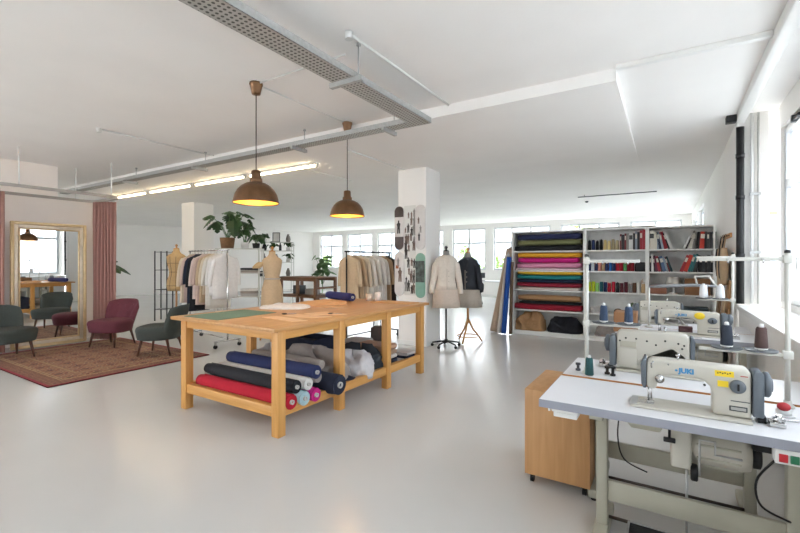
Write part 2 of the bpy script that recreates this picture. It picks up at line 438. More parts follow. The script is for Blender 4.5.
# ------------------------------------------------------------------ dressing corner
rl = thing('curtain_rail', 'grey rounded rectangular curtain rail hung from the ceiling before the mirror', 'curtain rail', (-9.0, 3.0, 2.69))
def rrect(x0, x1, y0, y1, r, n=6):
    pts = []
    for cx, cy, a in ((x1 - r, y1 - r, 0), (x0 + r, y1 - r, PI/2), (x0 + r, y0 + r, PI), (x1 - r, y0 + r, 1.5 * PI)):
        for k in range(n + 1):
            q = a + PI/2 * k / n; pts.append((cx + r * math.cos(q), cy + r * math.sin(q)))
    return pts
pl = rrect(-.62, .45, -.9, .92, .22)
mb = MB(); rings = []
for (x, y) in pl + pl[:1]:
    d = Vector((x + .08, y, 0)).normalized()
    rings.append([Vector((x, y, 0)) + d * .02 + Vector((0, 0, .025)), Vector((x, y, 0)) - d * .02 + Vector((0, 0, .025)), Vector((x, y, 0)) - d * .02 - Vector((0, 0, .025)), Vector((x, y, 0)) + d * .02 - Vector((0, 0, .025))])
mb.loft(rings, False, False); mb.build('rail', mat('rail_grey', '#a7a19b', .4, .4), rl)
for (x, y) in ((.45, -.55), (.45, .75), (-.62, -.5), (-.62, .6)):
    MB().cyl((x, y, .02), (x, y, HC - 2.69), .009).build('hanging_rod', WHITEP, rl)
def curtain(name, path, z0, z1, m, label, amp=.035, waves=7):
    """path: list of two points; folded cloth with thickness"""
    a, b = Vector(path[0] + (0,)), Vector(path[1] + (0,)); d = b - a; nrm = Vector((-d.y, d.x, 0)).normalized()
    N = waves * 10; mb = MB(); levels = 8
    def ring(z, s):
        f = []; k2 = []
        for i in range(N + 1):
            u = i / N; o = amp * s * math.sin(u * waves * 2 * PI) + .012 * math.sin(u * 9 + z * 2)
            p = a + d * (.5 + (u - .5) * (.92 + .08 * s)) + nrm * o; f.append((p.x, p.y, z)); q = p + nrm * .008; k2.append((q.x, q.y, z))
        return f + list(reversed(k2))
    mb.loft([ring(z0 + (z1 - z0) * k / levels, 1.25 - .45 * k / levels) for k in range(levels + 1)])
    o = mb.build(name, m); return o
PINK = fabric('dusty_pink_velvet', '#b48a82')
tag(curtain('curtain', ((-9.35, 3.78), (-8.98, 4.02)), .02, 2.655, PINK, ''), 'dusty pink velvet curtain bunched right of the gold framed mirror', 'curtain')
tag(curtain('curtain', ((-9.47, 2.05), (-9.16, 2.44)), .02, 2.655, PINK, ''), 'dusty pink velvet curtain at the left of the gold framed mirror', 'curtain')
# mirror: yaw about 1 degree
mr = thing('standing_mirror', 'tall champagne gold framed mirror standing against the wall', 'mirror', (-9.25, 3.09, .02), math.radians(-1.0))
W2, HM = .545, 2.17
def frame_ring(w, h, th, x0, x1):
    b = MB(); b.box(x0, x1, -w, -w + th, 0 + (HM - h) / 2, h + (HM - h) / 2, .01); b.box(x0, x1, w - th, w, (HM - h) / 2, h + (HM - h) / 2, .01)
    b.box(x0, x1, -w + th, w - th, (HM - h) / 2, (HM - h) / 2 + th, .01); b.box(x0, x1, -w + th, w - th, h + (HM - h) / 2 - th, h + (HM - h) / 2, .01); return b
fo = frame_ring(W2, HM, .05, -.06, .0).build('outer_frame', GOLD, mr)
frame_ring(W2 - .05, HM - .1, .055, -.05, -.015).build('silver_bevel', SILVERGOLD, fo)
frame_ring(W2 - .105, HM - .21, .025, -.05, -.008).build('inner_frame', GOLD, fo)
MIRROR = mat('mirror_glass', '#e8ecec', .0, 1, 0)
MB().box(-.05, -.03, -W2 + .12, W2 - .12, .12, HM - .12).build('mirror_glass', MIRROR, mr)
MB().box(-.06, -.05, -W2 + .02, W2 - .02, .02, HM - .02).build('backing_board', DARKWOOD, mr)
# rug
def rug_mat(nm='persian_rug', sc=7, mixf=.5, cs=('#9b775a', '#74392f', '#b58f6c', '#54414b', '#8a4a3a', '#a5805f')):
    m = bpy.data.materials.new(nm); m.use_nodes = True
    nt = m.node_tree; N = nt.nodes; L = nt.links; b = N['Principled BSDF']; b.inputs['Roughness'].default_value = .95
    tc = N.new('ShaderNodeTexCoord')
    vo = N.new('ShaderNodeTexVoronoi'); vo.inputs['Scale'].default_value = sc; vo.inputs['Randomness'].default_value = .35
    L.new(tc.outputs['Object'], vo.inputs['Vector'])
    r1 = N.new('ShaderNodeValToRGB'); r1.color_ramp.interpolation = 'CONSTANT'
    e = r1.color_ramp.elements; e[0].color = lin(cs[0]); e[0].position = 0; e[1].color = lin(cs[1]); e[1].position = .22
    for k, c in enumerate(cs[2:]): q = e.new(.34 + .1 * k); q.color = lin(c)
    L.new(vo.outputs['Distance'], r1.inputs['Fac'])
    # larger medallions
    v2 = N.new('ShaderNodeTexVoronoi'); v2.inputs['Scale'].default_value = 3.2; v2.inputs['Randomness'].default_value = .1; v2.distance = 'MANHATTAN'
    L.new(tc.outputs['Object'], v2.inputs['Vector'])
    r2 = N.new('ShaderNodeValToRGB'); r2.color_ramp.interpolation = 'CONSTANT'
    e = r2.color_ramp.elements; e[0].color = lin('#431d27'); e[1].position = .22; e[1].color = lin('#b08d6c')
    q = e.new(.30); q.color = lin('#7f4036'); q = e.new(.42); q.color = lin('#9c7a5e')
    L.new(v2.outputs['Distance'], r2.inputs['Fac'])
    mx = N.new('ShaderNodeMixRGB'); mx.inputs[0].default_value = mixf if sc < 15 else .15
    L.new(r1.outputs['Color'], mx.inputs[1]); L.new(r2.outputs['Color'], mx.inputs[2])
    nz = N.new('ShaderNodeTexNoise'); nz.inputs['Scale'].default_value = 120; L.new(tc.outputs['Object'], nz.inputs['Vector'])
    m2 = N.new('ShaderNodeMixRGB'); m2.blend_type = 'MULTIPLY'; m2.inputs[0].default_value = .12
    L.new(mx.outputs[0], m2.inputs[1]); L.new(nz.outputs['Fac'], m2.inputs[2]); L.new(m2.outputs[0], b.inputs['Base Color'])
    return m
rg = thing('rug', 'patterned red and tan oriental rug under the cocktail chairs', 'rug', (-6.24, 2.05, 0))
RL, RWD = 2.9, 2.11
RUG2 = rug_mat('rug_border', 19, .8, ('#5d3a36', '#8d5a48', '#4a2c33', '#a87e5e', '#6b3a38', '#7d5547'))
fb = MB().box(-RL, 0, 0, RWD, .0, .012).build('woven_field', rug_mat(), rg)
mb = MB()
for a in ((-RL, 0, 0, .035), (-RL, 0, RWD - .035, RWD), (-RL, -RL + .035, .035, RWD - .035), (-.035, 0, .035, RWD - .035)): mb.box(*a, .0, .014)
mb.build('border_binding', fabric('rug_red', '#8a2a35'), rg)
mb = MB()
for (k, k2) in ((.036, .199),):
    for a in ((-RL + k, -k, k, k2), (-RL + k, -k, RWD - k2, RWD - k), (-RL + k, -RL + k2, k2, RWD - k2), (-k2, -k, k2, RWD - k2)): mb.box(*a, .0, .0128)
mb.build('border_band', RUG2, rg)
mb = MB()
for k in (.2, .235, .46):
    w = .012
    for a in ((-RL + k, -k, k, k + w), (-RL + k, -k, RWD - k - w, RWD - k), (-RL + k, -RL + k + w, k + w, RWD - k - w), (-k - w, -k, k + w, RWD - k - w)): mb.box(*a, .0, .0135)
mb.build('guard_stripe', fabric('rug_stripe', '#a98d68'), rg)
# cocktail chairs; local front = -y
def chair(loc, rz, m, label, tuft=True):
    t = thing('cocktail_chair', label, 'chair', loc, rz, 'velvet cocktail chairs on the rug')
    def sring(z, k, n=40):
        out = []
        for i in range(n):
            q = 2 * PI * i / n; c, s_ = math.cos(q), math.sin(q)
            e = .62
            x = .335 * math.copysign(abs(c) ** e, c); y = .31 * math.copysign(abs(s_) ** e, s_)
            if y > 0: x *= 1 - .35 * (y / .31) ** 2
            out.append((x * k, y * k - .02, z))
        return out
    mb = MB(); mb.loft([sring(.25, .86), sring(.26, .92), sring(.30, .95), sring(.36, .98), sring(.40, 1.0), sring(.43, .985), sring(.45, .94), sring(.462, .82), sring(.468, .5), sring(.47, .1)])
    mb.build('seat', m, t)
    # curved back: angle u from -1..1 across, v up
    NU, NV = 24, 12; mb = MB()
    def bp(u, v, off):
        ang = u * 1.05; R = .34 + .03 * v
        h = .28 + v * .52 * (1 - .10 * abs(u) ** 3)
        tilt = .16 * v
        wv = 1 - .12 * (1 - v)
        x = math.sin(ang) * (R + off) * wv * (1 - .10 * max(0, v - .75) / .25 * abs(u))
        y = math.cos(ang) * (R + off) * .85 - .06 + tilt
        return (x, y, h)
    ft = lambda u, v: -.045 + (.012 * math.cos(u * 14) * math.cos(v * 13) if tuft else 0)
    rings = []
    for j in range(NV + 1):
        v = j / NV; th = min(1, 4 * min(v + .12, 1.0 - v + .001) + .0) 
        fr = [bp(-1 + 2 * i / NU, v, (ft(-1 + 2*i/NU, v)) * th * min(1, 6 * (1 - abs(-1 + 2*i/NU)) + .15)) for i in range(NU + 1)]
        bk = [bp(1 - 2 * i / NU, v, .035 * th * min(1, 6 * (1 - abs(1 - 2*i/NU)) + .15)) for i in range(NU + 1)]
        rings.append(fr + bk)
    mb.loft(rings); bk = mb.build('backrest', m, t)
    if tuft:
        for u, v in ((-.45, .82), (0, .82), (.45, .82), (-.22, .55), (.22, .55)):
            MB().sphere(bp(u, v, -.05), .014, n=10, m=6).build('button', m, bk)
    for sx, sy in ((-1, -1), (1, -1), (-1, 1), (1, 1)):
        MB().tube([(sx * .2, sy * .19 - .02, .27), (sx * .235, sy * (.235 if sy < 0 else .26) - .02, 0.0)], [.024, .013], 12).build('leg', DARKWOOD, t)
    return t
CH_G = fabric('green_velvet', '#414744'); CH_P = fabric('plum_velvet', '#64303a')
def face(dx, dy): return math.atan2(dy, dx) + PI / 2
chair((-8.42, 3.72, .014), face(.45, -.89), CH_P, 'plum red velvet cocktail chair with buttoned back beside the pink curtain')
chair((-6.98, 3.80, .014), face(-.80, -.60), CH_G, 'grey green velvet cocktail chair nearest the clothes rack, back to cutting table', False)
chair((-8.64, 2.33, .014), face(.99, .15), CH_G, 'grey green velvet cocktail chair cut by left picture edge before the mirror', False)

# ------------------------------------------------------------------ cutting table
tb = thing('cutting_table', 'large oak cutting table with lower shelf in the middle of room', 'table', (-2.79, 2.5, 0))
TT = .945
def top_prism():
    m = MB(); m.box(-1.51, .04, -.07, 2.63, TT - .032, TT, .004); return m
top_prism().build('tabletop', OAK, tb)
LG = .085
for yy in (0, .8, 1.66, 2.47):
    for xx in (-LG, -1.44):
        MB().box(xx, xx + LG, yy, yy + LG, 0, TT - .033, .004).build('leg', PINE, tb)
for xx in (-LG + .012, -1.44 + .012):
    for a, b in ((LG, .8), (.8 + LG, 1.66), (1.66 + LG, 2.47)):
        MB().box(xx, xx + .06, a, b, TT - .115, TT - .033, .003).build('apron', PINEY, tb)
        MB().box(xx, xx + .06, a, b, .165, .255, .003).build('lower_rail', PINEY, tb)
for yy in (.012, 2.483):
    MB().box(-1.44 + LG, -LG, yy, yy + .06, TT - .115, TT - .033, .003).build('apron', PINEX, tb)
    MB().box(-1.44 + LG, -LG, yy, yy + .06, .165, .255, .003).build('lower_rail', PINEX, tb)
for yy in (.8, 1.66):
    MB().box(-1.44 + LG, -LG, yy + .02, yy + .065, .11, .181, .003).build('cross_bearer', PINEX, tb)
MB().box(-1.355, -.07, .07, 2.485, .182, .2, .0).build('shelf_board', PINEX, tb)
SH = .201
# ---- rolls of cloth lying across the lower shelf
def fabric_roll(x0, x1, y, z, r, m, label, core=None, group='fabric rolls under the cutting table', sag=0, name='fabric_roll', axis='x', seed=0):
    rnd = random.Random(seed)
    t = thing(name, label, 'fabric roll', (x0, y, z), 0, group)
    L = x1 - x0; mb = MB(); n = 28; rings = []
    for k in range(13):
        u = k / 12; ring = []
        edge = 0 if 0 < k < 12 else .012
        for i in range(n):
            q = 2 * PI * i / n; rr = r * (1 + .025 * math.sin(3 * q + u * 4 + seed) * (1 if .02 < u < .98 else .5)) - edge
            rr = min(rr, r)
            ring.append((u * L + (.0 if 0 < k < 12 else 0), rr * math.cos(q), rr * math.sin(q) + r))
        rings.append(ring)
    mb.loft(rings); 
    # loose flap along the roll
    mb.box(.01, L - .01, r * .55, r * .62, r * 1.6, r * 1.82)
    mb.build('wound_cloth', m, t)
    if core:
        c = MB(); c.lathe([(r * .30, L - .02), (r * .30, L + .02), (r * .22, L + .02), (r * .22, L - .01)], (0, 0, r), 20, 'x'); c.build('core_tube', core, t)
        sp = MB()
        for rr in (.5, .7, .88): sp.lathe([(r * rr, L - .004), (r * rr, L + .004), (r * (rr + .05), L + .004), (r * (rr + .05), L - .004)], (0, 0, r), 24, 'x')
        sp.build('wound_edge', m, t)
    return t
F_RED = fabric('red', '#b5172f'); F_BLK = fabric('black', '#23252b'); F_WHT = fabric('white', '#d9d6d2'); F_NAVY = fabric('navy', '#27305a')
F_LBL = fabric('pale_blue', '#a9c3c9'); F_MAG = fabric('magenta', '#c0207c'); F_DNV = fabric('dark_navy', '#262b3d'); F_GREY = fabric('taupe_grey', '#978f8a'); F_LGREY = fabric('light_grey', '#b9b5b3')
CORE = mat('grey_core', '#bdb9b4', .7)
# bottom row: red, black, pale blue, magenta, big navy ; above: white, navy, grey
fabric_roll(-4.12, -2.79, 2.65, SH, .07, F_RED, 'red fabric roll at the front edge of the lower shelf', CORE, seed=1)
fabric_roll(-4.08, -2.77, 2.79, SH, .068, F_LBL, 'pale blue fabric roll between red and magenta rolls on lower shelf', CORE, seed=2)
fabric_roll(-4.00, -2.76, 2.925, SH, .066, F_MAG, 'magenta fabric roll end beside pale blue roll on lower shelf', CORE, seed=3)
fabric_roll(-4.05, -2.70, 3.19, SH, .102, F_DNV, 'thick dark navy fabric roll poking out past the second leg', CORE, seed=4)
fabric_roll(-4.10, -2.80, 2.72, .384 - .062, .062, F_BLK, 'black fabric roll lying on the red and pale blue rolls', CORE, seed=5)
fabric_roll(-4.06, -2.79, 2.857, .380 - .06, .06, F_WHT, 'white fabric roll lying between black and navy rolls on lower shelf', CORE, seed=6)
fabric_roll(-4.04, -2.77, 2.945, .471 - .066, .066, F_NAVY, 'navy blue fabric roll topmost of the pile behind white roll', CORE, seed=7)
fabric_roll(-4.00, -2.85, 3.055, .385 - .06, .06, F_GREY, 'taupe grey fabric roll at the back of the pile behind navy roll', None, seed=8)
# ---- crumpled / folded cloth piles
from mathutils import noise as NZ
def heap(name, loc, sx, sy, h, m, label, seed, cat='folded cloth', group='folded cloth under the cutting table', rz=0, fold=4):
    """crumpled cloth: a rounded mound creased by ridged noise"""
    rnd = random.Random(seed); off = Vector((rnd.uniform(0, 50), rnd.uniform(0, 50), rnd.uniform(0, 50)))
    ph = [rnd.uniform(0, 6) for _ in range(4)]
    mb = MB(); n = 64; rings = []; K = 22
    for j in range(K + 1):
        u = j / K; th = u * PI / 2
        hz = math.sin(th) ** .8; k = math.cos(th) ** .55 if u < 1 else .01
        ring = []
        for i in range(n):
            q = 2 * PI * i / n; c, s_ = math.cos(q), math.sin(q); e = .7
            x = math.copysign(abs(c) ** e, c); y = math.copysign(abs(s_) ** e, s_)
            lump = 1 + .22 * math.sin(2 * q + ph[0]) * hz + .16 * math.sin(3 * q + ph[1]) * k * hz
            p = Vector((x * sx * k, y * sy * k, h * hz * lump * .86))
            w1 = 1 - abs(NZ.noise(p * 5.5 + off)) * 2.2; w2 = 1 - abs(NZ.noise(p * 17 + off)) * 2
            d = (.040 * w1 + .018 * w2 - .030) * min(1, 8 * h)
            dr = Vector((c, s_, .6 * hz)).normalized()
            p += dr * d * (1 if u > .04 else .4); p.z = max(p.z, 0.0)
            lim = 1.0
            p.x = max(-sx * lim, min(sx * lim, p.x)); p.y = max(-sy * lim, min(sy * lim, p.y))
            ring.append(p)
        rings.append(ring)
    mb.loft(rings); o = mb.build(name, m, None, loc, rz)
    return tag(o, label, cat, group)
def folded(name, loc, sx, sy, hs, mats, labels, cat, group, rz=0):
    """stack of folded pieces, each its own object with rounded fold edges"""
    z = loc[2]; out = []
    for h, m, lb in zip(hs, mats, labels):
        mb = MB(); k = random.uniform(.93, 1.0)
        ring = []
        prof = []
        for i in range(9): 
            q = -PI/2 + PI * i / 8; prof.append((sx * k - h/2 + h/2 * math.cos(q), h/2 + h/2 * math.sin(q)))
        prof += [(-sx * k, h - .003), (-sx * k, h * .52), (-sx * k + .02, h * .5), (-sx * k, h * .48), (-sx * k, .003)]
        mb.prism(prof, -sy * k, sy * k, 'xz'); 
        o = mb.build(name, m, None, (loc[0] + random.uniform(-.01, .01), loc[1] + random.uniform(-.01, .01), z), rz)
        z += h + .001; out.append(tag(o, lb, cat, group))
    return out
gU = 'folded cloth under the cutting table'
heap('cloth_pile', (-3.5, 3.11, .446), .36, .045, .06, F_LGREY, 'pale grey crumpled cloth draped on top of the fabric rolls', 21)
fabric_roll(-3.98, -2.95, 3.215, .305 + .101, .055, fabric('mushroom', '#a29a93'), 'mushroom grey fabric roll resting on the thick navy roll', None, seed=9)
heap('cloth_pile', (-3.35, 3.50, SH), .5, .17, .36, F_GREY, 'taupe cloth heap behind the fabric rolls under the table', 22)
heap('cloth_pile', (-3.05, 3.84, SH), .26, .16, .29, fabric('off_white_quilt', '#c9c6c8'), 'off white quilted cloth heap in the middle of lower shelf', 23)
heap('cloth_pile', (-2.88, 3.50, SH), .07, .14, .09, F_DNV, 'dark navy folded cloth at the shelf edge behind second leg', 24)
heap('cloth_pile', (-3.15, 4.12, SH), .3, .14, .30, fabric('charcoal', '#2d3238'), 'charcoal cloth heap by the third leg on lower shelf', 25)
heap('cloth_pile', (-2.90, 3.97, SH), .06, .06, .06, F_WHT, 'small white folded cloth at the shelf edge before third leg', 26)
cr = thing('storage_crate', 'dark navy open crate at the back of the lower shelf', 'crate', (-3.85, 3.95, SH))
mb = MB(); mb.box(-.28, .28, -.2, .2, 0, .012); mb.box(-.28, -.268, -.2, .2, .012, .36); mb.box(.268, .28, -.2, .2, .012, .36); mb.box(-.268, .268, -.2, -.188, .012, .36); mb.box(-.268, .268, .188, .2, .012, .36)
mb.build('box', mat('navy_felt', '#20263a', .9), cr); MB().box(-.25, .25, -.17, .17, .012, .30, .03).build('contents', F_DNV, cr)
folded('folded_cloth', (-3.2, 4.52, SH), .24, .16, (.06, .05, .06, .07), (F_DNV, F_WHT, fabric('beige', '#b79c86'), fabric('dusty_tan', '#b08f7a')),
       ('dark navy folded cloth at the bottom of stack by third leg', 'white folded cloth second from bottom of stack by third leg', 'beige folded cloth second from top of stack by third leg', 'dusty tan folded cloth topping the stack by third leg'), 'folded cloth', gU)
folded('folded_cloth', (-2.98, 4.80, SH), .14, .10, (.04, .035, .04), (F_WHT, F_DNV, F_LGREY),
       ('white folded cloth lowest of the small stack by the far leg', 'dark navy folded cloth middle of the small stack by the far leg', 'light grey folded cloth topping the small stack by the far leg'), 'folded cloth', gU)
folded('folded_cloth', (-3.6, 4.60, SH), .16, .2, (.09, .08, .07), (F_WHT, F_GREY, F_LGREY),
       ('white folded cloth at the bottom of far back stack', 'taupe folded cloth in the middle of far back stack', 'light grey folded cloth topping the far back stack'), 'folded cloth', gU)
heap('cloth_pile', (-3.95, 3.42, SH), .14, .2, .34, F_LGREY, 'light grey cloth heap at the left side of lower shelf', 27)
# ---- things on the table top
MB().prism([(-4.17, 2.50), (-3.62, 2.50), (-3.62, 3.22), (-4.17, 3.22)], TT, TT + .004, 'xy').build('cutting_mat', mat('mat_green', '#5f8271', .6, 0, .04))
o = bpy.data.objects['cutting_mat']; tag(o, 'green cutting mat at the left end of the table top', 'cutting mat')
def sheet(name, poly, z, m, label, cat, curl=.0, th=.006, group=None):
    mb = MB(); t = bmesh.new(); mb.prism(poly, z, z + th, 'xy'); o = mb.build(name, m); return tag(o, label, cat, group)
# crumpled white cloth
heap('muslin_cloth', (-3.92, 3.62, TT), .30, .20, .05, F_WHT, 'white crumpled muslin lying behind the cutting mat', 31, 'cloth', None, .5)
KRAFT2 = mat('kraft_light', '#e0bd95', .8, 0, .05, 6)
gP = 'kraft paper patterns on the cutting table'
z = TT + .0005
sheet('pattern_piece', [(-3.42, 2.86), (-2.95, 2.80), (-2.86, 2.92), (-3.36, 2.99)], z, KRAFT2, 'kraft paper pattern strip nearest the front table edge', 'pattern paper', group=gP)
sheet('pattern_piece', [(-3.35, 3.06), (-2.98, 3.08), (-2.86, 3.26), (-3.30, 3.22)], z, KRAFT2, 'kraft paper pattern second from the front table edge', 'pattern paper', group=gP)
sheet('pattern_piece', [(-3.28, 3.30), (-3.10, 3.28), (-2.86, 3.50), (-3.20, 3.56)], z, KRAFT2, 'kraft paper pattern with slanted end third from front edge', 'pattern paper', group=gP)
heap('paper_pattern', (-3.88, 4.25, TT), .32, .22, .05, KRAFT, 'crumpled kraft paper patterns before the navy roll', 32, 'pattern paper', gP, .4)
sheet('pattern_piece', [(-3.9, 3.95), (-3.5, 3.88), (-3.35, 4.1), (-3.75, 4.2)], z, mat('kraft_pale', '#d0a57a', .8), 'pale kraft paper sheet before the crumpled patterns', 'pattern paper', group=gP)
def flat_bolt(name, loc, L, w, h, m, label, rz, cat='fabric bolt', group=None, seed=0, ends=True):
    """folded bolt: rounded flat section swept along local x"""
    ph = random.Random(seed).uniform(0, 6); mb = MB(); rings = []; n = 28
    for k in range(11):
        u = k / 10; e = .9 if k in (0, 10) else 1
        ring = []
        for i in range(n):
            q = 2 * PI * i / n; c, s_ = math.cos(q), math.sin(q)
            y = math.copysign(abs(c) ** .55, c) * w / 2 * e; zz = math.copysign(abs(s_) ** .7, s_) * h / 2 * e * (1 + .05 * math.sin(u * 9 + ph + q))
            ring.append((-L / 2 + L * u, y, max(zz + h / 2 * 1.0 + .004 * math.sin(u * 6 + ph), 0.0005)))
        rings.append(ring)
    mb.loft(rings)
    o = mb.build(name, m, None, loc, rz); tag(o, label, cat, group)
    # fold lines at the end
    b = MB(); 
    for zz in (.3, .5, .7): b.box(L / 2 - .004, L / 2 + .003, -w * .42, w * .42, h * zz - .003, h * zz + .003)
    if ends: b.build('fold_edge', m, o)
    return o
F_INDIGO = fabric('indigo', '#2e2f63')
ir = fabric_roll(-.33, .33, 0, 0, .058, F_INDIGO, 'indigo fabric roll lying at the far end of the table top', CORE, None, name='fabric_roll', seed=41)
ir.location = (-4.38, 4.90, TT); ir.rotation_euler.z = math.radians(-17); 
for ch in ir.children:
    if ch.name.startswith(('wound', 'core')): ch.location.x = 0
mb = MB(); mb.lathe([(.001, 0), (.05, 0), (.05, .10), (.046, .10), (.046, .01), (.001, .01)], n=24); cup = mb.build('mug', mat('beige_ceramic', '#c9b8a6', .4), None, (-3.62, 4.93, TT)); tag(cup, 'beige cup standing right of the indigo roll on the table', 'cup')
mb = MB(); mb.lathe([(.001, 0), (.045, 0), (.045, .12), (.001, .12)], n=24); cup = mb.build('tape_roll', F_WHT, None, (-3.50, 4.98, TT)); tag(cup, 'white upright roll beside the beige cup on the table', 'roll')
sheet('pattern_piece', [(-3.45, 4.72), (-2.85, 4.75), (-2.83, 4.98), (-3.4, 4.96)], z, KRAFT, 'long flat kraft paper stack at the far right table corner', 'pattern paper', group=gP, th=.012)
for k, (x_, y_, a) in enumerate(((-3.0, 3.45, .3), (-3.4, 3.18, 1.0))):
    s_ = thing('scissors', ('small black scissors by the front pattern pieces', 'dark shears lying on the middle pattern paper')[k], 'scissors', (x_, y_, TT + .0045), a)
    mb = MB(); mb.box(0, .09, -.006, .002, 0, .004); mb.box(0, .09, .002, .008, .001, .005); mb.build('blade', CHROME, s_)
    for sg in (-1, 1):
        mb = MB(); mb.tube([(-.035 + .022 * math.cos(q), sg * .018 + .014 * math.sin(q), .004) for q in [2 * PI * i / 12 for i in range(13)]], .004, 6); mb.build('handle', BLACK, s_)
# ------------------------------------------------------------------ garments, racks, mannequins
def ell(cx, cy, z, rx, ry, n=32, e=1., rip=0, k=5, ph=0):
    out = []
    for i in range(n):
        q = 2 * PI * i / n; c, s_ = math.cos(q), math.sin(q)
        w = 1 + rip * math.sin(k * q + ph)
        out.append((cx + math.copysign(abs(c) ** e, c) * rx * w, cy + math.copysign(abs(s_) ** e, s_) * ry * w, z))
    return out
def garment(loc, rz, L, m, label, cat, group, sleeve=.5, w=.22, seed=0, kind='shirt', thin=.042):
    rnd = random.Random(seed); ph = rnd.uniform(0, 6)
    t = thing(kind, label, cat, loc, rz, group)
    lv = [(-.075, .06, .03), (-.095, .09, .038), (-.12, .15, .042), (-.15, w * .9, thin), (-.2, w * .98, thin), (-.35, w * .95, thin), (-.5, w * .92, thin)]
    zz = -.6
    while zz > -L + .02: lv.append((zz, w * (.93 + .1 * (-zz - .5)), thin * 1.05)); zz -= .12
    lv.append((-L, lv[-1][1] * 1.01, thin * 1.08))
    mb = MB(); mb.loft([ell(0, 0, z, a, b, 40, .8, .05 * min(1, max(0, (-z - .15) * 3)), 9, ph + z * 1.5) for z, a, b in lv]); mb.build('body', m, t)
    if sleeve:
        for sg in (-1, 1):
            rr = []
            for k in range(9):
                u = k / 8; x = sg * (w * .80 + .075 * math.sin(u * 1.5)); z = -.135 - sleeve * u
                r = .062 - .02 * u; 
                if k == 0: r = .03
                rr.append(ell(x, -.012 * u, z, r * .9, min(r * .75, thin), 16, 1, .06, 3, ph + u * 5))
            s_ = MB(); s_.loft(rr); sl = s_.build('sleeve', m, t)
    h = MB(); h.tube([(0, 0, -.085), (0, 0, -.03), (.006, 0, -.012), (.018, 0, .004), (.012, 0, .018), (0, 0, .021), (-.012, 0, .014), (-.014, 0, .0)], .0025, 6); h.build('hanger_hook', CHROME, t)
    # collar
    c = MB(); c.loft([ell(0, 0, -.085, .062, .036, 24), ell(0, 0, -.062, .052, .034, 24), ell(0, 0, -.06, .046, .028, 24), ell(0, 0, -.082, .05, .03, 24)], False); c.build('collar', m, t)
    return t
def clothes_rack(A, B, H, label, m=CHROME):
    A = Vector(A + (0,)); B = Vector(B + (0,)); L = (B - A).length; rz = math.atan2((B - A).y, (B - A).x)
    t = thing('clothes_rack', label, 'clothes rack', A, rz)
    MB().cyl((-.04, 0, H), (L + .04, 0, H), .014).build('hanging_bar', m, t)
    for x in (0, L):
        MB().cyl((x, 0, .12), (x, 0, H - .001), .014).build('upright', m, t)
        ft = MB().cyl((x, -.24, .12), (x, .24, .12), .014).build('foot_bar', m, t)
        for y in (-.22, .22):
            c = MB(); c.cyl((x - .012, y, .035), (x + .012, y, .035), .035, 18); c.build('caster', BLACK, t)
            MB().box(x - .02, x + .02, y - .012, y + .012, .055, .115).build('caster_fork', m, t)
    MB().cyl((.0, 0, .15), (L, 0, .15), .010).build('lower_bar', m, t)
    return t
H1 = 1.715; A1 = (-6.55, 4.72); B1 = (-8.02, 4.93)
clothes_rack(A1, B1, H1, 'chrome clothes rack on casters beside the green cocktail chair')
C = {k: fabric('cloth_' + k, v) for k, v in dict(white='#e2dedb', offwhite='#d8d2c8', cream='#d3c3ab', beige='#c2aa8c', pink='#c9afa3', black='#25262b', navy='#2a2e3e', tan='#b49a7c', grey='#8e8a86', blush='#d2bfb6', stone='#b5aa9d', dark='#3b3330').items()}
g1 = [('white', .86, .5, .24, 'shirt', 'front most white shirt on the rack by the plant pot'), ('white', .80, .48, .23, 'shirt', 'second white shirt from the near end of the plant side rack'),
      ('offwhite', 1.05, .5, .23, 'coat', 'long off white coat third from near end of the left rack'), ('cream', .80, .5, .22, 'shirt', 'cream shirt hanging behind the off white coat'),
      ('beige', .95, .5, .22, 'jacket', 'beige jacket hanging behind the cream shirt'), ('pink', 1.0, .5, .22, 'jacket', 'pinkish jacket hanging next to the black coat'),
      ('blush', .90, .52, .22, 'jacket', 'blush jacket hanging between pinkish jacket and black coat'), ('black', 1.12, .55, .23, 'coat', 'long black coat in the middle of the left rack'),
      ('navy', 1.15, .5, .21, 'coat', 'navy coat hanging behind the black coat'), ('pink', .98, .52, .22, 'jacket', 'dusty pink jacket left of the dark coats'),
      ('cream', 1.0, .55, .23, 'coat', 'pale cream coat at the far left end of left rack')]
A = Vector(A1 + (0,)); B = Vector(B1 + (0,)); dr = (B - A).normalized(); rzr = math.atan2(dr.y, dr.x) + PI / 2
Lr = (B - A).length
for i, (c, L, sl, w, kd, lb) in enumerate(g1):
    p = A + dr * (.09 + (Lr - .18) * i / (len(g1) - 1))
    garment((p.x, p.y, H1 + .016 - .021 + .002), rzr + .06 * math.sin(i * 2.1), L, C[c], lb, kd, 'garments on the left clothes rack', sl, w, 100 + i, kd)
A2 = (-4.93, 6.02); B2 = (-4.86, 7.32); H2 = 1.69
clothes_rack(A2, B2, H2, 'black clothes rack beside the column with boards', BLACK)
g2 = [('beige', 1.05, .5, .22, 'coat', 'beige coat at the near left end of the rack by the column'), ('tan', 1.1, .5, .22, 'coat', 'tan coat second on the rack by the column'),
      ('cream', 1.1, .52, .23, 'coat', 'cream coat third on the rack by the column'), ('offwhite', 1.12, .5, .23, 'coat', 'off white coat right next to the cream coat by the column'),
      ('offwhite', 1.08, .5, .23, 'coat', 'off white coat in the middle of the rack by the column'), ('white', 1.05, .5, .23, 'coat', 'first white coat right of the off white coats by the column'),
      ('white', 1.1, .5, .22, 'coat', 'rearmost white coat next to the brownish coats by the column'), ('tan', 1.1, .5, .22, 'coat', 'tan coat beside the darkest garment by the column'),
      ('dark', 1.15, .5, .23, 'coat', 'dark brown coat at the right end of the rack by the column')]
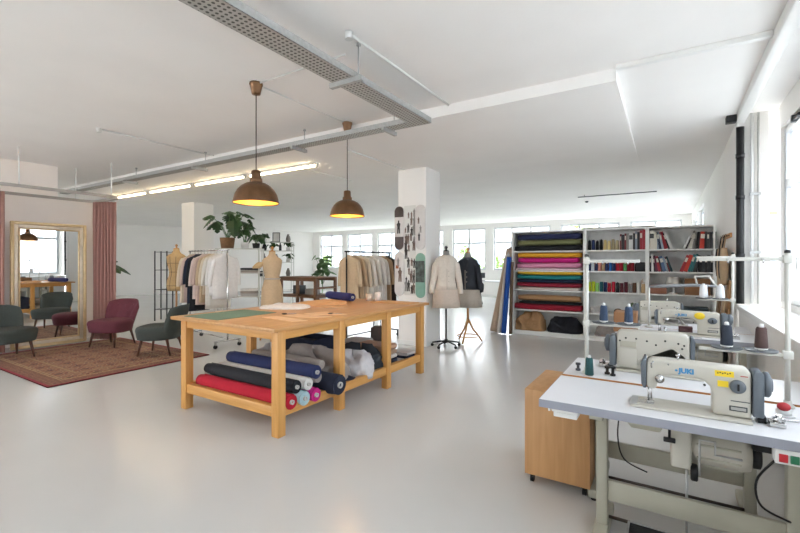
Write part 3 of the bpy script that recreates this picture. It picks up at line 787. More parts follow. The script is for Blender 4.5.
A = Vector(A2 + (0,)); B = Vector(B2 + (0,)); dr = (B - A).normalized(); rzr = math.atan2(dr.y, dr.x) + PI / 2; Lr = (B - A).length
for i, (c, L, sl, w, kd, lb) in enumerate(g2):
    p = A + dr * (.08 + (Lr - .16) * i / (len(g2) - 1))
    garment((p.x, p.y, H2 + .016 - .021 + .002), rzr + .05 * math.sin(i * 1.7), L, C[c], lb, kd, 'garments on the rack by the column', sl, w, 200 + i, kd)
gb = MB(); gb.loft([ell(0, 0, 0, .11, .07, 24), ell(0, 0, .02, .13, .08, 24), ell(0, 0, .25, .12, .07, 24, 1, .05), ell(0, 0, .3, .07, .04, 24)]); bag = thing('handbag', 'dark bag standing on the floor under the rack by the column', 'bag', (-4.62, 6.55, 0), .6); gb.build('body', C['dark'], bag)
MB().tube([(-.07, 0, .28), (-.06, 0, .4), (0, 0, .45), (.06, 0, .4), (.07, 0, .28)], .008, 8).build('strap', BLACK, bag)

TORSO = [(0, .155, .11), (.1, .172, .128), (.2, .162, .118), (.29, .132, .095), (.36, .124, .09), (.45, .142, .108), (.53, .158, .122), (.6, .165, .11), (.655, .172, .09), (.69, .14, .074), (.72, .085, .06), (.76, .058, .052), (.81, .054, .05)]
def dress_form(loc, rz, m, label, base='caster', zb=.86, s=1., tape=None, wear=False):
    t = thing('dress_form', label, 'mannequin', loc, rz)
    mb = MB(); mb.loft([ell(0, 0, zb + z * s, a * s, b * s) for z, a, b in TORSO]); tr = mb.build('torso', m, t)
    kn = MB(); kn.lathe([(.05 * s, 0), (.05 * s, .012), (.02, .02), (.016, .04), (.03, .06), (.026, .085), (.004, .1)], (0, 0, zb + .81 * s)); kn.build('neck_cap', BEECH if base != 'caster' else BLACK, t)
    if tape:
        b = MB()
        for z, a, bb in (TORSO[1], TORSO[4], TORSO[6]): b.tube([(x * 1.01, y * 1.01, z_) for x, y, z_ in ell(0, 0, zb + z * s, a * s, bb * s, 24)] , .004, 6)
        for q in (-.5, 0, .5):
            b.tube([(a * s * math.sin(q * 1.3) * 1.01, -bb * s * math.cos(q * 1.3) * 1.01, zb + z * s) for z, a, bb in TORSO[:9]], .004, 6)
        b.build('style_tape', tape, tr)
    if base == 'caster':
        MB().cyl((0, 0, .10), (0, 0, zb + .01), .014).build('pole', BLACK, t)
        MB().lathe([(.03, .07), (.035, .09), (.03, .13), (.016, .14)]).build('hub', BLACK, t)
        for k in range(5):
            a = 2 * PI * k / 5 + .3; c, s_ = math.cos(a), math.sin(a)
            l = MB().tube([(0, 0, .105), (c * .12, s_ * .12, .09), (c * .25, s_ * .25, .065)], [.016, .014, .011], 8).build('foot', BLACK, t)
            w = MB(); w.sphere((c * .25, s_ * .25, .028), .028, (1, 1, 1), 12, 8); w.build('caster', BLACK, l)
    else:
        MB().cyl((0, 0, .35), (0, 0, zb + .01), .02).build('pole', BEECH, t)
        for k in range(3):
            a = 2 * PI * k / 3 + .5; c, s_ = math.cos(a), math.sin(a)
            MB().tube([(c * .015, s_ * .015, .42), (c * .1, s_ * .1, .24), (c * .2, s_ * .2, .12), (c * .27, s_ * .27, .012)], [.018, .017, .016, .014], 10).build('foot', BEECH, t)
        rr = [( .2 * math.cos(q), .2 * math.sin(q), .12) for q in [2 * PI * i / 24 for i in range(25)]]
        MB().tube(rr, .009, 8).build('base_ring', BEECH, t)
    return t
CANVAS = fabric('canvas_tan', '#c9a878'); LINEN = fabric('linen', '#c8ad8c')
VIEW = TH  # facing the camera roughly
dress_form((-9.0, 5.22, 0), .95, CANVAS, 'tan canvas dress form with dark style lines behind the left rack', 'wood', .88, 1.12, fabric('tape_dark', '#55473a'))
f2 = dress_form((-6.3, 5.5, 0), .8, LINEN, 'beige linen dress form with belted long skirt behind cutting table', 'wood', .83, 1.07)
mb = MB(); mb.loft([ell(0, 0, z, a, b, 40, 1, r, 8) for z, a, b, r in ((.45, .205, .16, .03), (.6, .2, .155, .03), (.85, .195, .148, .02), (1.0, .188, .138, .01), (1.12, .155, .115, 0), (1.165, .142, .106, 0), (1.17, .139, .103, 0))]); sk = mb.build('skirt', LINEN, None, (-6.3, 5.5, 0), .8)
sk['label'] = 'long beige linen skirt worn by the belted dress form'; sk['category'] = 'skirt'
mb = MB(); mb.loft([ell(0, 0, z, a, b, 32) for z, a, b in ((1.172, .148, .112), (1.172, .154, .118), (1.20, .15, .114), (1.20, .144, .108))], False); bl = mb.build('belt', C['stone'], sk)
mb = MB(); mb.loft([ell(-.19 - .10 * u, 0, 1.50 - .12 * u, .06 + .025 * math.sin(u * 3), .06 + .02 * math.sin(u * 3), 20, 1, .08, 6) for u in [k / 7 for k in range(8)]]); mb.build('puff_sleeve', fabric('sleeve_tan', '#cfae80'), f2)
# jacketed form
def jacket(loc, rz, m, label, zb, L, s=1., sleeves=.58, trim=None):
    t = thing('jacket', label, 'jacket', loc, rz)
    lv = [(zb + .735 * s, .072, .062), (zb + .705 * s, .13, .082), (zb + .665 * s, .185, .1), (zb + .6 * s, .182, .125), (zb + .5 * s, .172, .135), (zb + .36 * s, .147, .112), (zb + .25 * s, .165, .125), (zb + .1 * s, .195, .15), (zb + L, .21, .165)]
    mb = MB(); mb.loft([ell(0, 0, z, a * s, b * s, 40, .95, .012 if i > 5 else 0, 7) for i, (z, a, b) in enumerate(lv)], cap=False)
    bd = mb.build('body', m, t); so = bd.modifiers.new('cloth', 'SOLIDIFY'); so.thickness = .008; so.offset = 1
    for sg in (-1, 1):
        rr = []
        for k in range(11):
            u = k / 10; x = sg * (.150 + .105 * math.sin(u * 1.35) ) * s; z = zb + .645 * s - sleeves * u; r = (.072 - .028 * u) if k else .04
            rr.append(ell(x, -.03 * u * u - .01, z, r, r * 1.05, 20, 1, .04, 4, u * 9))
        MB().loft(rr).build('sleeve', m, t)
        MB().prism([(sg * .012, zb + .55 * s), (sg * .05, zb + .7 * s), (sg * .075, zb + .66 * s), (sg * .06, zb + .62 * s)], -.147, -.138, 'xz').build('lapel', m, t)
    b = MB(); b.box(-.004, .004, -.158 * s, -.15 * s, zb + .12, zb + .5 * s); b.build('front_edge', C['stone'], t)
    for k in range(3): MB().lathe([(.009, -.006), (.009, .0)], (.03, -.152 * s, zb + .28 * s + k * .09), 12, 'y').build('button', C['stone'], t)
    return t
M3 = (-3.31, 6.80)
dress_form((M3[0], M3[1], 0), TH, C['grey'], 'black caster stand mannequin wearing cream jacket beside the white column', 'caster', .88, 1.0)
JK = fabric('ecru_wool', '#d5cbbf')
jacket((M3[0], M3[1], 0), TH, JK, 'cream tailored jacket worn by the mannequin beside the white column', .88, .12)
mb = MB(); mb.loft([ell(0, 0, z, a, b, 40, 1, r, 6) for z, a, b, r in ((.70, .245, .19, .03), (.8, .235, .182, .025), (.9, .225, .175, .015), (1.0, .215, .168, .01), (1.02, .21, .165, 0))], False); q = mb.build('skirt', fabric('ecru_skirt', '#cdbdae'), None, (M3[0], M3[1], 0), TH)
so = q.modifiers.new('cloth', 'SOLIDIFY'); so.thickness = .006; so.offset = 1
tag(q, 'short ecru skirt below the cream jacket beside the white column', 'skirt')
M4 = (-3.16, 7.42)
dress_form((M4[0], M4[1], 0), TH - .5, C['grey'], 'wooden tripod mannequin wearing dark jacket behind the cream jacket mannequin', 'wood', .86, 1.0)
jacket((M4[0], M4[1], 0), TH - .5, fabric('charcoal_wool', '#34373d'), 'charcoal jacket worn by the wooden tripod mannequin', .86, .14, .98, .5)
mb = MB(); mb.loft([ell(0, 0, z, a, b, 40, 1, r, 9) for z, a, b, r in ((.66, .255, .2, .05), (.8, .235, .182, .04), (.9, .225, .172, .02), (.99, .21, .165, 0))], False); q = mb.build('skirt', C['stone'], None, (M4[0], M4[1], 0), TH - .5)
so = q.modifiers.new('cloth', 'SOLIDIFY'); so.thickness = .006; so.offset = 1
tag(q, 'pleated stone grey skirt under the charcoal jacket', 'skirt')

# ------------------------------------------------------------------ column with deck boards and mood board
def deck_poly(w, h, n=10):
    p = []
    for k in range(n + 1): q = PI * k / n; p.append((w / 2 * math.cos(q), h - w / 2 + w / 2 * math.sin(q)))
    for k in range(n + 1): q = PI + PI * k / n; p.append((w / 2 * math.cos(q), w / 2 + w / 2 * math.sin(q)))
    return p
YC = 6.6 - .014
def deck(x, z, w, h, mats, label, split):
    t = thing('skateboard_deck', label, 'skateboard deck', (x, YC, z), 0, 'skateboard decks on the column')
    MB().prism(deck_poly(w, h), -.012, .012, 'xz', .003).build('board', mats[0], t)
    for (zlo, zhi, m) in split:
        poly = [(px, pz) for px, pz in deck_poly(w - .008, h - .008)]
        poly = [(px, min(max(pz + .004, zlo), zhi)) for px, pz in poly]
        q = []
        for p in poly:
            if not q or (abs(p[0] - q[-1][0]) + abs(p[1] - q[-1][1])) > 1e-5: q.append(p)
        # keep only the clipped outline
        mb = MB(); mb.prism(q, -.0145, -.0122, 'xz'); mb.build('print_band', m, t)
    return t
GRN = mat('deck_green', '#7fa897', .5); GRNB = mat('deck_print_dark', '#3d4a45', .5, 0, .9, 16); BRN = mat('deck_dark_brown', '#4a3d3a', .55, 0, .3, 10); PALE = mat('deck_pale', '#d6d1cf', .55, 0, .04, 10)
deck(-4.15, 1.72, .20, .80, (PALE,), 'pale skateboard deck with dark brown ends at upper left of column', ((.6, .796, BRN), (.004, .24, BRN)))
deck(-3.71, 1.72, .20, .80, (PALE,), 'plain pale skateboard deck at the upper right of column', ())
deck(-4.15, .88, .20, .80, (PALE,), 'pale skateboard deck with small orange print at lower left of column', ())
deck(-3.71, .86, .19, .80, (GRN,), 'mint green skateboard deck with dark print at lower right of column', ((.28, .66, GRNB),))
mbd = thing('mood_board', 'white paper mood board with small fashion pictures between the decks', 'mood board', (-3.93, 6.6, .9))
MB().box(-.12, .118, -.006, -.001, 0, 1.62).build('paper_sheet', PAPER, mbd)
rnd = random.Random(5)
FIG = [mat('photo_dark', '#3a3634', .7), mat('photo_brown', '#6d5b52', .7), mat('photo_grey', '#8d8987', .7)]
def figure(mb_, cx, z0, s, y):
    """tiny printed figure outline"""
    poly = [(-.25, 0), (-.05, 0), (0, .42), (.05, 0), (.25, 0), (.22, .5), (.30, .75), (.12, .82), (.1, 1), (-.1, 1), (-.12, .82), (-.32, .72), (-.2, .5)]
    mb_.prism([(cx + x * s * .55, z0 + z * s) for x, z in poly], y - .0012, y, 'xz')
zc = .05; 
while zc < 1.48:
    for cx in (-.085, -.03, .03, .085):
        if rnd.random() < .72:
            b = MB(); figure(b, cx + rnd.uniform(-.01, .01), zc + rnd.uniform(-.03, .03), rnd.uniform(.10, .22), -.0062)
            b.build('picture', FIG[rnd.randrange(3)], mbd)
    zc += .15
for (dx, zz, wm) in ((-.22, 2.02, .14), (.23, 2.2, .10), (.24, 1.95, .1), (.2, 2.05, .12), (-.22, 1.1, .2), (-.2, 1.35, .12)):
    pass
ds = [o for o in COL.objects if o.name.startswith('skateboard_deck')]
for k, (x, z, s) in enumerate(((-4.16, 2.02, .24), (-3.74, 2.18, .12), (-3.70, 2.02, .13), (-3.73, 1.88, .14), (-4.13, 1.14, .26), (-4.17, 1.42, .16))):
    host = ds[0] if k == 0 else ds[1] if k < 4 else ds[2]
    b = MB(); b.mi = 0; figure(b, x - host.location.x, z - host.location.z, s, -.0125); b.build('picture', FIG[k % 3], host)
b = MB(); b.box(-.07, -.01, -.0136, -.0121, .50, .56); b.build('picture', mat('orange_print', '#a8623f', .6), ds[2])

# ------------------------------------------------------------------ plants and shelving at the back left
def leaf_mesh(mb, M, L, W, notch=True):
    """heart shaped leaf with notches, slightly folded"""
    out = [(0, 0), (.18, -.06), (.42, -.02), (.5, .18)]
    pts = [(0, .02), (.22, -.08), (.42, -.02), (.5, .2)]
    if notch: pts += [(.28, .26), (.49, .34), (.46, .46), (.24, .46), (.42, .58), (.36, .68), (.16, .64), (.24, .82)]
    else: pts += [(.46, .42), (.34, .66), (.18, .86)]
    pts += [(0, 1)]
    for sg in (-1, 1):
        P = [M @ Vector((sg * x * W, y * L, -abs(x) * W * .35 - y * y * L * .25)) for x, y in pts]
        mid = [M @ Vector((0, y * L, -y * y * L * .25)) for x, y in pts]
        for i in range(len(pts) - 1):
            a, b, c, d = mid[i], P[i], P[i + 1], mid[i + 1]
            vs = [mb.bm.verts.new(q) for q in ((a, b, c, d) if sg > 0 else (a, d, c, b))]
            mb.bm.faces.new(vs)
def plant(name, loc, label, pot=(.16, .2), pm=TERRA, stems=9, hgt=.6, spread=.4, leafL=.26, lm=LEAF, notch=True, seed=1, bias=(0, 0), stemh=0.):
    rnd = random.Random(seed); t = thing(name, label, 'plant', loc)
    pr_, ph_ = pot
    p = MB(); p.lathe([(.001, 0), (pr_ * .82, 0), (pr_, ph_), (pr_ * .92, ph_), (pr_ * .88, ph_ * .85), (.001, ph_ * .85)]); p.build('pot', pm, t)
    st = MB(); lf = MB()
    if stemh: st.tube([(0, 0, ph_ * .8), (.02, 0, ph_ + stemh * .5), (0, .02, ph_ + stemh)], .018, 8)
    for k in range(stems):
        a = 2 * PI * k / stems * 1.618 * 1.0 + rnd.uniform(-.4, .4); rad = spread * rnd.uniform(.35, 1); h = hgt * rnd.uniform(.35, 1)
        e = Vector((math.cos(a) * rad + bias[0], math.sin(a) * rad + bias[1], ph_ + stemh + h))
        s0 = Vector((rnd.uniform(-.03, .03), rnd.uniform(-.03, .03), ph_ * .84 + stemh)); mid = (s0 + e) / 2 + Vector((0, 0, h * .2))
        st.tube([s0, mid, e], .006, 6)
        M = Matrix.Translation(e) @ Matrix.Rotation(a - PI / 2 + rnd.uniform(-.5, .5), 4, 'Z') @ Matrix.Rotation(rnd.uniform(-1.1, .1), 4, 'X')
        l = leafL * rnd.uniform(.75, 1.15); leaf_mesh(lf, M, l, l * .95, notch)
    st.build('stem', LEAF2, t); f = lf.build('foliage', lm, t); so = f.modifiers.new('thick', 'SOLIDIFY'); so.thickness = .002
    return t
# tall slim white shelf behind the rack carrying pots
def open_shelf(name, loc, rz, W, D, H, levels, m, label, post=.015, board=.02):
    t = thing(name, label, 'shelf', loc, rz)
    for sx in (-1, 1):
        for sy in (-1, 1): MB().box(sx * W/2 - post, sx * W/2 + post, sy * D/2 - post, sy * D/2 + post, 0, H, .002).build('post', m, t)
    for z in levels: MB().box(-W/2 + post, W/2 - post, -D/2 - post * .5, D/2 + post * .5, z - board, z, .002).build('shelf', m, t)
    return t
S1 = Vector((-8.55, 6.5, 0))
open_shelf('storage_shelf', S1, TH, 1.0, .32, 1.82, (.15, .7, 1.25, 1.82), WHITEM, 'slim white open shelf behind the left rack carrying the potted plants')
def onS(c, u, v, z, a=TH): return (c.x + u * math.cos(a) - v * math.sin(a), c.y + u * math.sin(a) + v * math.cos(a), z)
plant('monstera', onS(S1, -.30, 0, 1.821), 'large monstera in a brown wicker pot on top of white shelf', (.17, .25), TERRA, 13, .62, .5, .34, LEAF, True, 3, (.0, 0))
plant('climbing_plant', onS(S1, .12, 0, 1.821), 'tall climbing plant right of the monstera on white shelf', (.10, .14), WHITEP, 12, .7, .22, .22, LEAF, True, 8)
plant('pothos', onS(S1, .38, 0, 1.821), 'small dark leaved plant at the right end of white shelf', (.09, .12), BLACK, 8, .25, .2, .2, LEAF, False, 12)
folded('folded_linen', onS(S1, .25, 0, .701), .2, .12, (.06, .06, .06), (F_LGREY, F_GREY, F_WHT), ('light grey linen lowest on the white shelf stack', 'taupe linen in the middle of white shelf stack', 'white linen topping the white shelf stack'), 'folded cloth', 'linen stacks on the white shelf', TH)
folded('folded_linen', onS(S1, .25, 0, 1.251), .2, .12, (.06, .05), (F_GREY, F_BLK), ('taupe linen on the upper board of the white shelf', 'black linen topping the upper board of white shelf'), 'folded cloth', 'linen stacks on the white shelf', TH)
# open wire shelf with vases further back
S2 = Vector((-11.7, 10.4, 0))
open_shelf('display_shelf', S2, TH, 1.15, .35, 2.2, (.5, 1.0, 1.5, 1.9, 2.2), WHITEM, 'white open display shelf with vases and frames far behind the beige form', .01, .02)
k = 0
for z, items in ((2.2, ('plant', 'frame', 'vase')), (1.9, ('vase', 'plant', 'bottle', 'plant2')), (1.5, ('bottle', 'vase', 'plant')), (1.0, ('box', 'vase'))):
    for i, it in enumerate(items):
        p = onS(S2, -.42 + .84 * i / max(1, len(items) - 1), 0, z + .001); k += 1
        nth = ('top', 'second', 'third', 'fourth')[(2.2, 1.9, 1.5, 1.0).index(z)]; pos = ('left', 'centre left', 'centre right', 'right')[i if len(items) == 4 else (0, 1, 3)[i] if len(items) == 3 else (0, 3)[i]]
        where = 'at %s of the %s board of display shelf' % (pos, nth)
        if it.startswith('plant'): plant('potted_plant', p, 'small leafy potted plant ' + where, (.08, .12), WHITEP, 8, .22, .16, .16, LEAF, False, 40 + k)
        elif it == 'vase': tag(MB().lathe([(.001, 0), (.06, 0), (.085, .1), (.06, .2), (.035, .25), (.04, .28), (.03, .28), (.001, .2)]).build('vase', (C['grey'], BLACK, TERRA)[k % 3], None, p), 'round bellied vase ' + where, 'vase')
        elif it == 'bottle': tag(MB().lathe([(.001, 0), (.045, 0), (.045, .18), (.018, .23), (.018, .3), (.001, .3)]).build('bottle', DGREY, None, p), 'dark slim bottle ' + where, 'bottle')
        elif it == 'frame':
            t = thing('picture_frame', 'small dark picture frame ' + where, 'picture frame', p, TH); b = MB(); 
            for a in ((-.13, -.11, 0, .34), (.11, .13, 0, .34), (-.11, .11, 0, .02), (-.11, .11, .32, .34)): b.box(a[0], a[1], -.012, .012, a[2], a[3])
            b.build('frame', BLACK, t); MB().box(-.11, .11, .0, .008, .02, .32).build('print', PAPER, t)
        else: tag(MB().box(-.14, .14, -.1, .1, 0, .18, .006).build('storage_box', DGREY, None, p, TH), 'dark storage box ' + where, 'box')
open_shelf('wire_rack', (-11.0, 6.05, 0), .6, .30, .30, 1.78, (.3, .8, 1.3, 1.76), BLACK, 'black metal open rack standing behind the tan dress form', .012, .012)
plant('rubber_plant', (-11.6, 4.55, 0), 'rubber plant whose dark leaves show beside the pink curtain', (.16, .3), WHITEP, 9, .5, .45, .34, LEAF, False, 6, (.25, .15), .85)
plant('fig_plant', (-10.0, 10.9, 0), 'tall pale leaved plant in a white pot before the back windows', (.18, .35), WHITEP, 24, .95, .30, .26, LEAF2, False, 17, (0, 0), .45)
# wooden high table behind
wt = thing('side_table', 'brown wooden open framed table far behind the cutting table', 'table', (-8.6, 9.1, 0))
MB().box(-1.5, .0, 0, .95, 1.01, 1.05, .004).build('tabletop', WALNUT, wt)
for x in (-1.5, -.8, -.08):
    for y in (0, .87): MB().box(x, x + .08, y, y + .08, 0, 1.01, .004).build('leg', WALNUT, wt)
for y in (.01, .88):
    MB().box(-1.42, -.08, y + .0, y + .06, .44, .5).build('rail', WALNUT, wt); MB().box(-1.42, -.08, y, y + .06, .93, 1.01).build('apron', WALNUT, wt)
for z in (.44, .7): MB().box(-.07, -.01, .08, .87, z, z + .06).build('rail', WALNUT, wt)
MB().box(-1.42, -.08, .07, .88, .5, .52).build('shelf_board', WALNUT, wt)
tag(MB().box(-.16, .16, -.12, .12, 0, .26, .01).build('storage_box', DGREY, None, (-9.65, 9.5, .521)), 'dark grey box on the lower shelf of the brown table', 'box')
tag(MB().box(-.2, .2, -.12, .12, 0, .16, .01).build('storage_box', mat('light_box', '#a39d97'), None, (-9.1, 9.5, .521)), 'light grey box on the lower shelf of the brown table', 'box')
# desk with black tub chair
dk = thing('desk', 'white desk by the back windows behind the mannequins', 'desk', (-5.3, 15.6, 0))
MB().box(-1.2, 1.3, -.4, .4, .75, .785, .004).build('desktop', LAMIN, dk)
for x in (-1.1, 1.2):
    for y in (-.34, .34): MB().box(x - .025, x + .025, y - .025, y + .025, 0, .75).build('leg', WHITEM, dk)
tb2 = thing('tub_chair', 'black tub chair with slim legs at the white desk', 'chair', (-5.85, 14.4, 0), .5)
mb = MB(); mb.loft([ell(0, 0, z, a, b, 32, .8) for z, a, b in ((.40, .22, .22), (.42, .26, .25), (.48, .27, .26), (.5, .24, .23), (.502, .05, .05))]); mb.build('seat', F_BLK, tb2)
rings = []
for i in range(25):
    q = -.55 + (PI + 1.1) * i / 24; c, s_ = math.cos(q), math.sin(q); h = .68 + .17 * max(0, -s_ * -1)
    rings.append([(c * .29, -s_ * .28 * -1, .42), (c * .31, s_ * .30, h * .8), (c * .315, s_ * .305, h), (c * .275, s_ * .265, h), (c * .265, s_ * .255, .5)])
mb = MB(); mb.loft(rings); mb.build('backrest', F_BLK, tb2)
for sx in (-1, 1):
    for sy in (-1, 1): MB().tube([(sx * .17, sy * .17, .41), (sx * .23, sy * .23, 0)], [.014, .01], 8).build('leg', BLACK, tb2)
dl = thing('monitor', 'small grey monitor standing on the white desk', 'monitor', (-6.05, 15.55, .786), .3)
MB().box(-.12, .12, -.08, .08, 0, .015).build('base', DGREY, dl); MB().box(-.015, .015, -.01, .01, .015, .2).build('stand', DGREY, dl); MB().box(-.13, .13, -.03, -.012, .1, .30, .006).build('screen', DGREY, dl)
# ------------------------------------------------------------------ bookshelves
YS = 8.81; DEP = .40; HB = 2.13
SHELFM = mat('shelf_white', '#f2f2f0', .45, 0, .015)
def bookshelf(x0, x1, label, levels):
    t = thing('bookshelf', label, 'bookshelf', (x0, YS, 0))
    W = x1 - x0; th = .028
    MB().box(0, th, 0, DEP, 0, HB, .002).build('side_panel', SHELFM, t); MB().box(W - th, W, 0, DEP, 0, HB, .002).build('side_panel', SHELFM, t)
    MB().box(th, W - th, 0, DEP, HB - th, HB, .002).build('top_panel', SHELFM, t)
    MB().box(th, W - th, DEP - .012, DEP, .001, HB - th).build('back_panel', mat('shelf_back', '#dcdcda', .6), t)
    MB().box(th, W - th, .02, DEP - .012, 0, .06).build('plinth', SHELFM, t)
    for z in levels: MB().box(th, W - th, 0.002, DEP - .012, z - .022, z, .002).build('shelf', SHELFM, t)
LV = (.085, .52, .93, 1.325, 1.725)
X1, X2, X3, X4 = -2.76, -1.335, -.30, .685
bookshelf(X1, X2 - .002, 'white bookshelf bay holding the folded fabric bolts', LV)
bookshelf(X2, X3 - .002, 'white bookshelf bay in the middle holding thread spools', LV)
bookshelf(X3, X4, 'white bookshelf bay at the right holding books', LV)
# bolts
bolts = [
 (4, [(.11, '#1f2024', 1.28, 'black', -.04), (.11, '#6f704a', 1.22, 'olive', .02), (.12, '#232a50', 1.22, 'navy', .02)], 'top shelf'),
 (3, [(.05, '#e3cdd2', 1.26, 'very pale pink', 0), (.10, '#d88fae', 1.24, 'light pink', .01), (.10, '#c81f7d', 1.16, 'magenta', -.01), (.10, '#dca32a', 1.22, 'mustard yellow', .03)], 'second shelf'),
 (2, [(.055, '#d9cdc6', 1.2, 'off white', -.01), (.085, '#8e1d33', 1.24, 'dark red', .01), (.065, '#1f2a44', 1.24, 'thin navy', .02), (.085, '#1d7f83', 1.24, 'teal', .02), (.09, '#d6ab25', 1.24, 'golden yellow', .03)], 'third shelf'),
 (1, [(.12, '#98182f', 1.30, 'deep red', -.03), (.045, '#1d1c20', 1.18, 'thin black', .04)], 'fourth shelf'),
]
for li, rows, nm in bolts:
    z = LV[li] + .0005
    for h, c, L, cn, dx in rows:
        cx = (X1 + X2) / 2 + dx * .5
        b = flat_bolt('fabric_bolt', (cx, YS + .17, z), L, .30, h, fabric('bolt_' + cn.replace(' ', '_'), c), '%s folded fabric bolt on the %s of the fabric bay' % (cn, nm), 0, 'fabric bolt', 'fabric bolts on the shelves', seed=len(cn))
        # bolt surface rises/falls: top of section = h
        z += h + .004
z = LV[1] + .17 + .01
fabric_roll(-2.66, -1.44, YS + .16, z, .06, fabric('camel', '#b0875f'), 'camel brown fabric roll lying on the thin black bolt', None, 'fabric bolts on the shelves', seed=51)
fabric_roll(-2.6, -1.46, YS + .27, z, .06, fabric('sand', '#bfa58b'), 'sand coloured fabric roll behind the camel brown roll', None, 'fabric bolts on the shelves', seed=52)
heap('cloth_pile', (-2.42, YS + .2, LV[0]), .30, .18, .36, fabric('camel_heap', '#a9835c'), 'camel brown crumpled cloth heap on the lowest shelf', 61, group='cloth heaps on the lowest shelf')
heap('cloth_pile', (-1.74, YS + .2, LV[0]), .33, .18, .30, fabric('black_heap', '#1f2027'), 'black crumpled cloth heap on the lowest shelf', 62, group='cloth heaps on the lowest shelf')
# rolls leaning on the left flank
def lean_roll(base, top, r, m, label, core=True):
    b = Vector(base); tv = Vector(top) - b; L = tv.length
    t = thing('fabric_roll', label, 'fabric roll', b, 0, 'fabric rolls leaning beside the bookshelf')
    t.rotation_mode = 'QUATERNION'; t.rotation_quaternion = tv.to_track_quat('Z', 'X')
    n = 24; mb = MB(); mb.loft([[(r * k * (1 + .02 * math.sin(3 * q)) * math.cos(q), r * k * math.sin(q), L * u) for q in [2 * PI * i / n for i in range(n)]] for u, k in ((0, .95), (.02, 1), (.3, 1.01), (.6, .99), (.97, 1), (1, .93))]); mb.build('wound_cloth', m, t)
    if core: MB().lathe([(r * .3, L - .01), (r * .3, L + .04), (r * .2, L + .04), (r * .2, L - .01)]).build('core_tube', CORE, t)
lean_roll((-3.13, YS - .06, .02), (-2.86, YS + .22, 1.78), .085, fabric('beige_roll', '#b9a28e'), 'beige fabric roll leaning leftmost against the bookshelf side')
lean_roll((-2.985, YS - .17, .02), (-2.845, YS + .02, 1.66), .045, fabric('white_roll', '#d2c8c0'), 'off white slim fabric roll leaning between beige and blue rolls')
lean_roll((-2.87, YS - .20, .02), (-2.80, YS - .045, 1.60), .052, fabric('royal_blue', '#1f4fa0'), 'royal blue fabric roll leaning against the bookshelf side')
lean_roll((-2.735, YS - .17, .015), (-2.74, YS - .045, 1.5), .035, fabric('brown_roll', '#6d5745'), 'thin brown fabric roll leaning right of the blue roll')
# books
BK = {}
def bmat(hexc):
    if hexc not in BK: BK[hexc] = mat('book_' + hexc[1:], hexc, .55, 0, .06, 10)
    return BK[hexc]
CN = {'#d9d4c8': 'cream', '#8c9aa8': 'grey blue', '#2a3350': 'navy', '#a9bccb': 'pale blue', '#9c2632': 'red', '#26262a': 'black', '#dcdcda': 'white', '#8d8a84': 'grey', '#c23b2a': 'orange red', '#5c1f3a': 'plum', '#2f6f73': 'teal', '#6c2026': 'dark red', '#4a6488': 'blue', '#3a3d40': 'charcoal', '#1d3f45': 'dark teal'}
ORD = ('first', 'second', 'third', 'fourth', 'fifth', 'sixth', 'seventh', 'eighth', 'ninth', 'tenth', 'eleventh', 'twelfth', 'thirteenth', 'fourteenth', 'fifteenth', 'sixteenth', 'seventeenth', 'eighteenth', 'nineteenth', 'twentieth', 'twenty first', 'twenty second', 'twenty third', 'twenty fourth', 'twenty fifth')
def books(x, z, items, where, group, xmax):
    n = 0
    for it in items:
        if it[0] == 'gap': x += it[1]; prev = 0; continue
        hexc, th, h, tilt = it; th *= 1.28
        D = h * .68 if h > .3 else h * .72; D = min(D, .27)
        a = math.radians(tilt)      # positive leans to the right at the top
        t = thing('book', '%s book%s, %s from left on %s' % (CN[hexc], ' leaning right' if tilt > 3 else ' leaning left' if tilt < -3 else '', ORD[n], where), 'book', (0, 0, 0), 0, group)
        c, s_ = math.cos(a), math.sin(a)
        # lean: rotate about the lower edge that carries it
        if tilt >= 0: ox = x + h * 0; pivx = 0
        w = th * c
        # x extent at base: leaning right pivots on lower right corner, left on lower left corner
        t.location = (x + (th * c if tilt > 0 else 0), YS + .03, z + .001)
        t.rotation_euler = (0, a, 0)
        x0, x1 = (-th, 0) if tilt > 0 else (0, th)
        cv = MB(); cv.box(x0, x0 + .003, 0, D, 0, h); cv.box(x1 - .003, x1, 0, D, 0, h); cv.box(x0 + .003, x1 - .003, 0, .004, 0, h); cv.build('cover', bmat(hexc), t)
        MB().box(x0 + .003, x1 - .003, .004, D - .005, .004, h - .004).build('pages', PAPER, t)
        if th > .02 and n % 2 == 0: 
            q = MB(); q.box(x0 + .004, x1 - .004, -.0012, 0, h * .6, h * .85); q.build('spine_title', bmat('#d9d4c8' if hexc not in ('#d9d4c8', '#dcdcda') else '#3a3d40'), t)
        x += th / max(c, .5) + .0025; n += 1
zt = LV[4]; z2 = LV[3]
g = 'books on the right bookshelf bay'
R_, K_, W_, N_, G_, T_ = '#9c2632', '#26262a', '#dcdcda', '#2a3350', '#8d8a84', '#2f6f73'
books(X3 + .035, zt, [('#d9d4c8', .055, .33, 0), ('#d9d4c8', .03, .30, 0), ('#8c9aa8', .025, .31, 0), (N_, .03, .31, -10), ('#a9bccb', .025, .29, -10), (R_, .045, .31, -15), (K_, .02, .30, -18), (W_, .022, .32, -20), (W_, .015, .33, -22),
      ('gap', .13), (W_, .02, .33, 22), (K_, .02, .33, 22), ('#d9d4c8', .05, .31, 12), (G_, .022, .29, 6), ('gap', .03), (K_, .03, .29, 4), ('#c23b2a', .05, .29, 4), (K_, .028, .29, 0), ('#3a3d40', .025, .28, 0), (K_, .03, .28, 0), ('#3a3d40', .02, .29, 0), (K_, .02, .28, 0)], 'the book bay top shelf', g, X4)
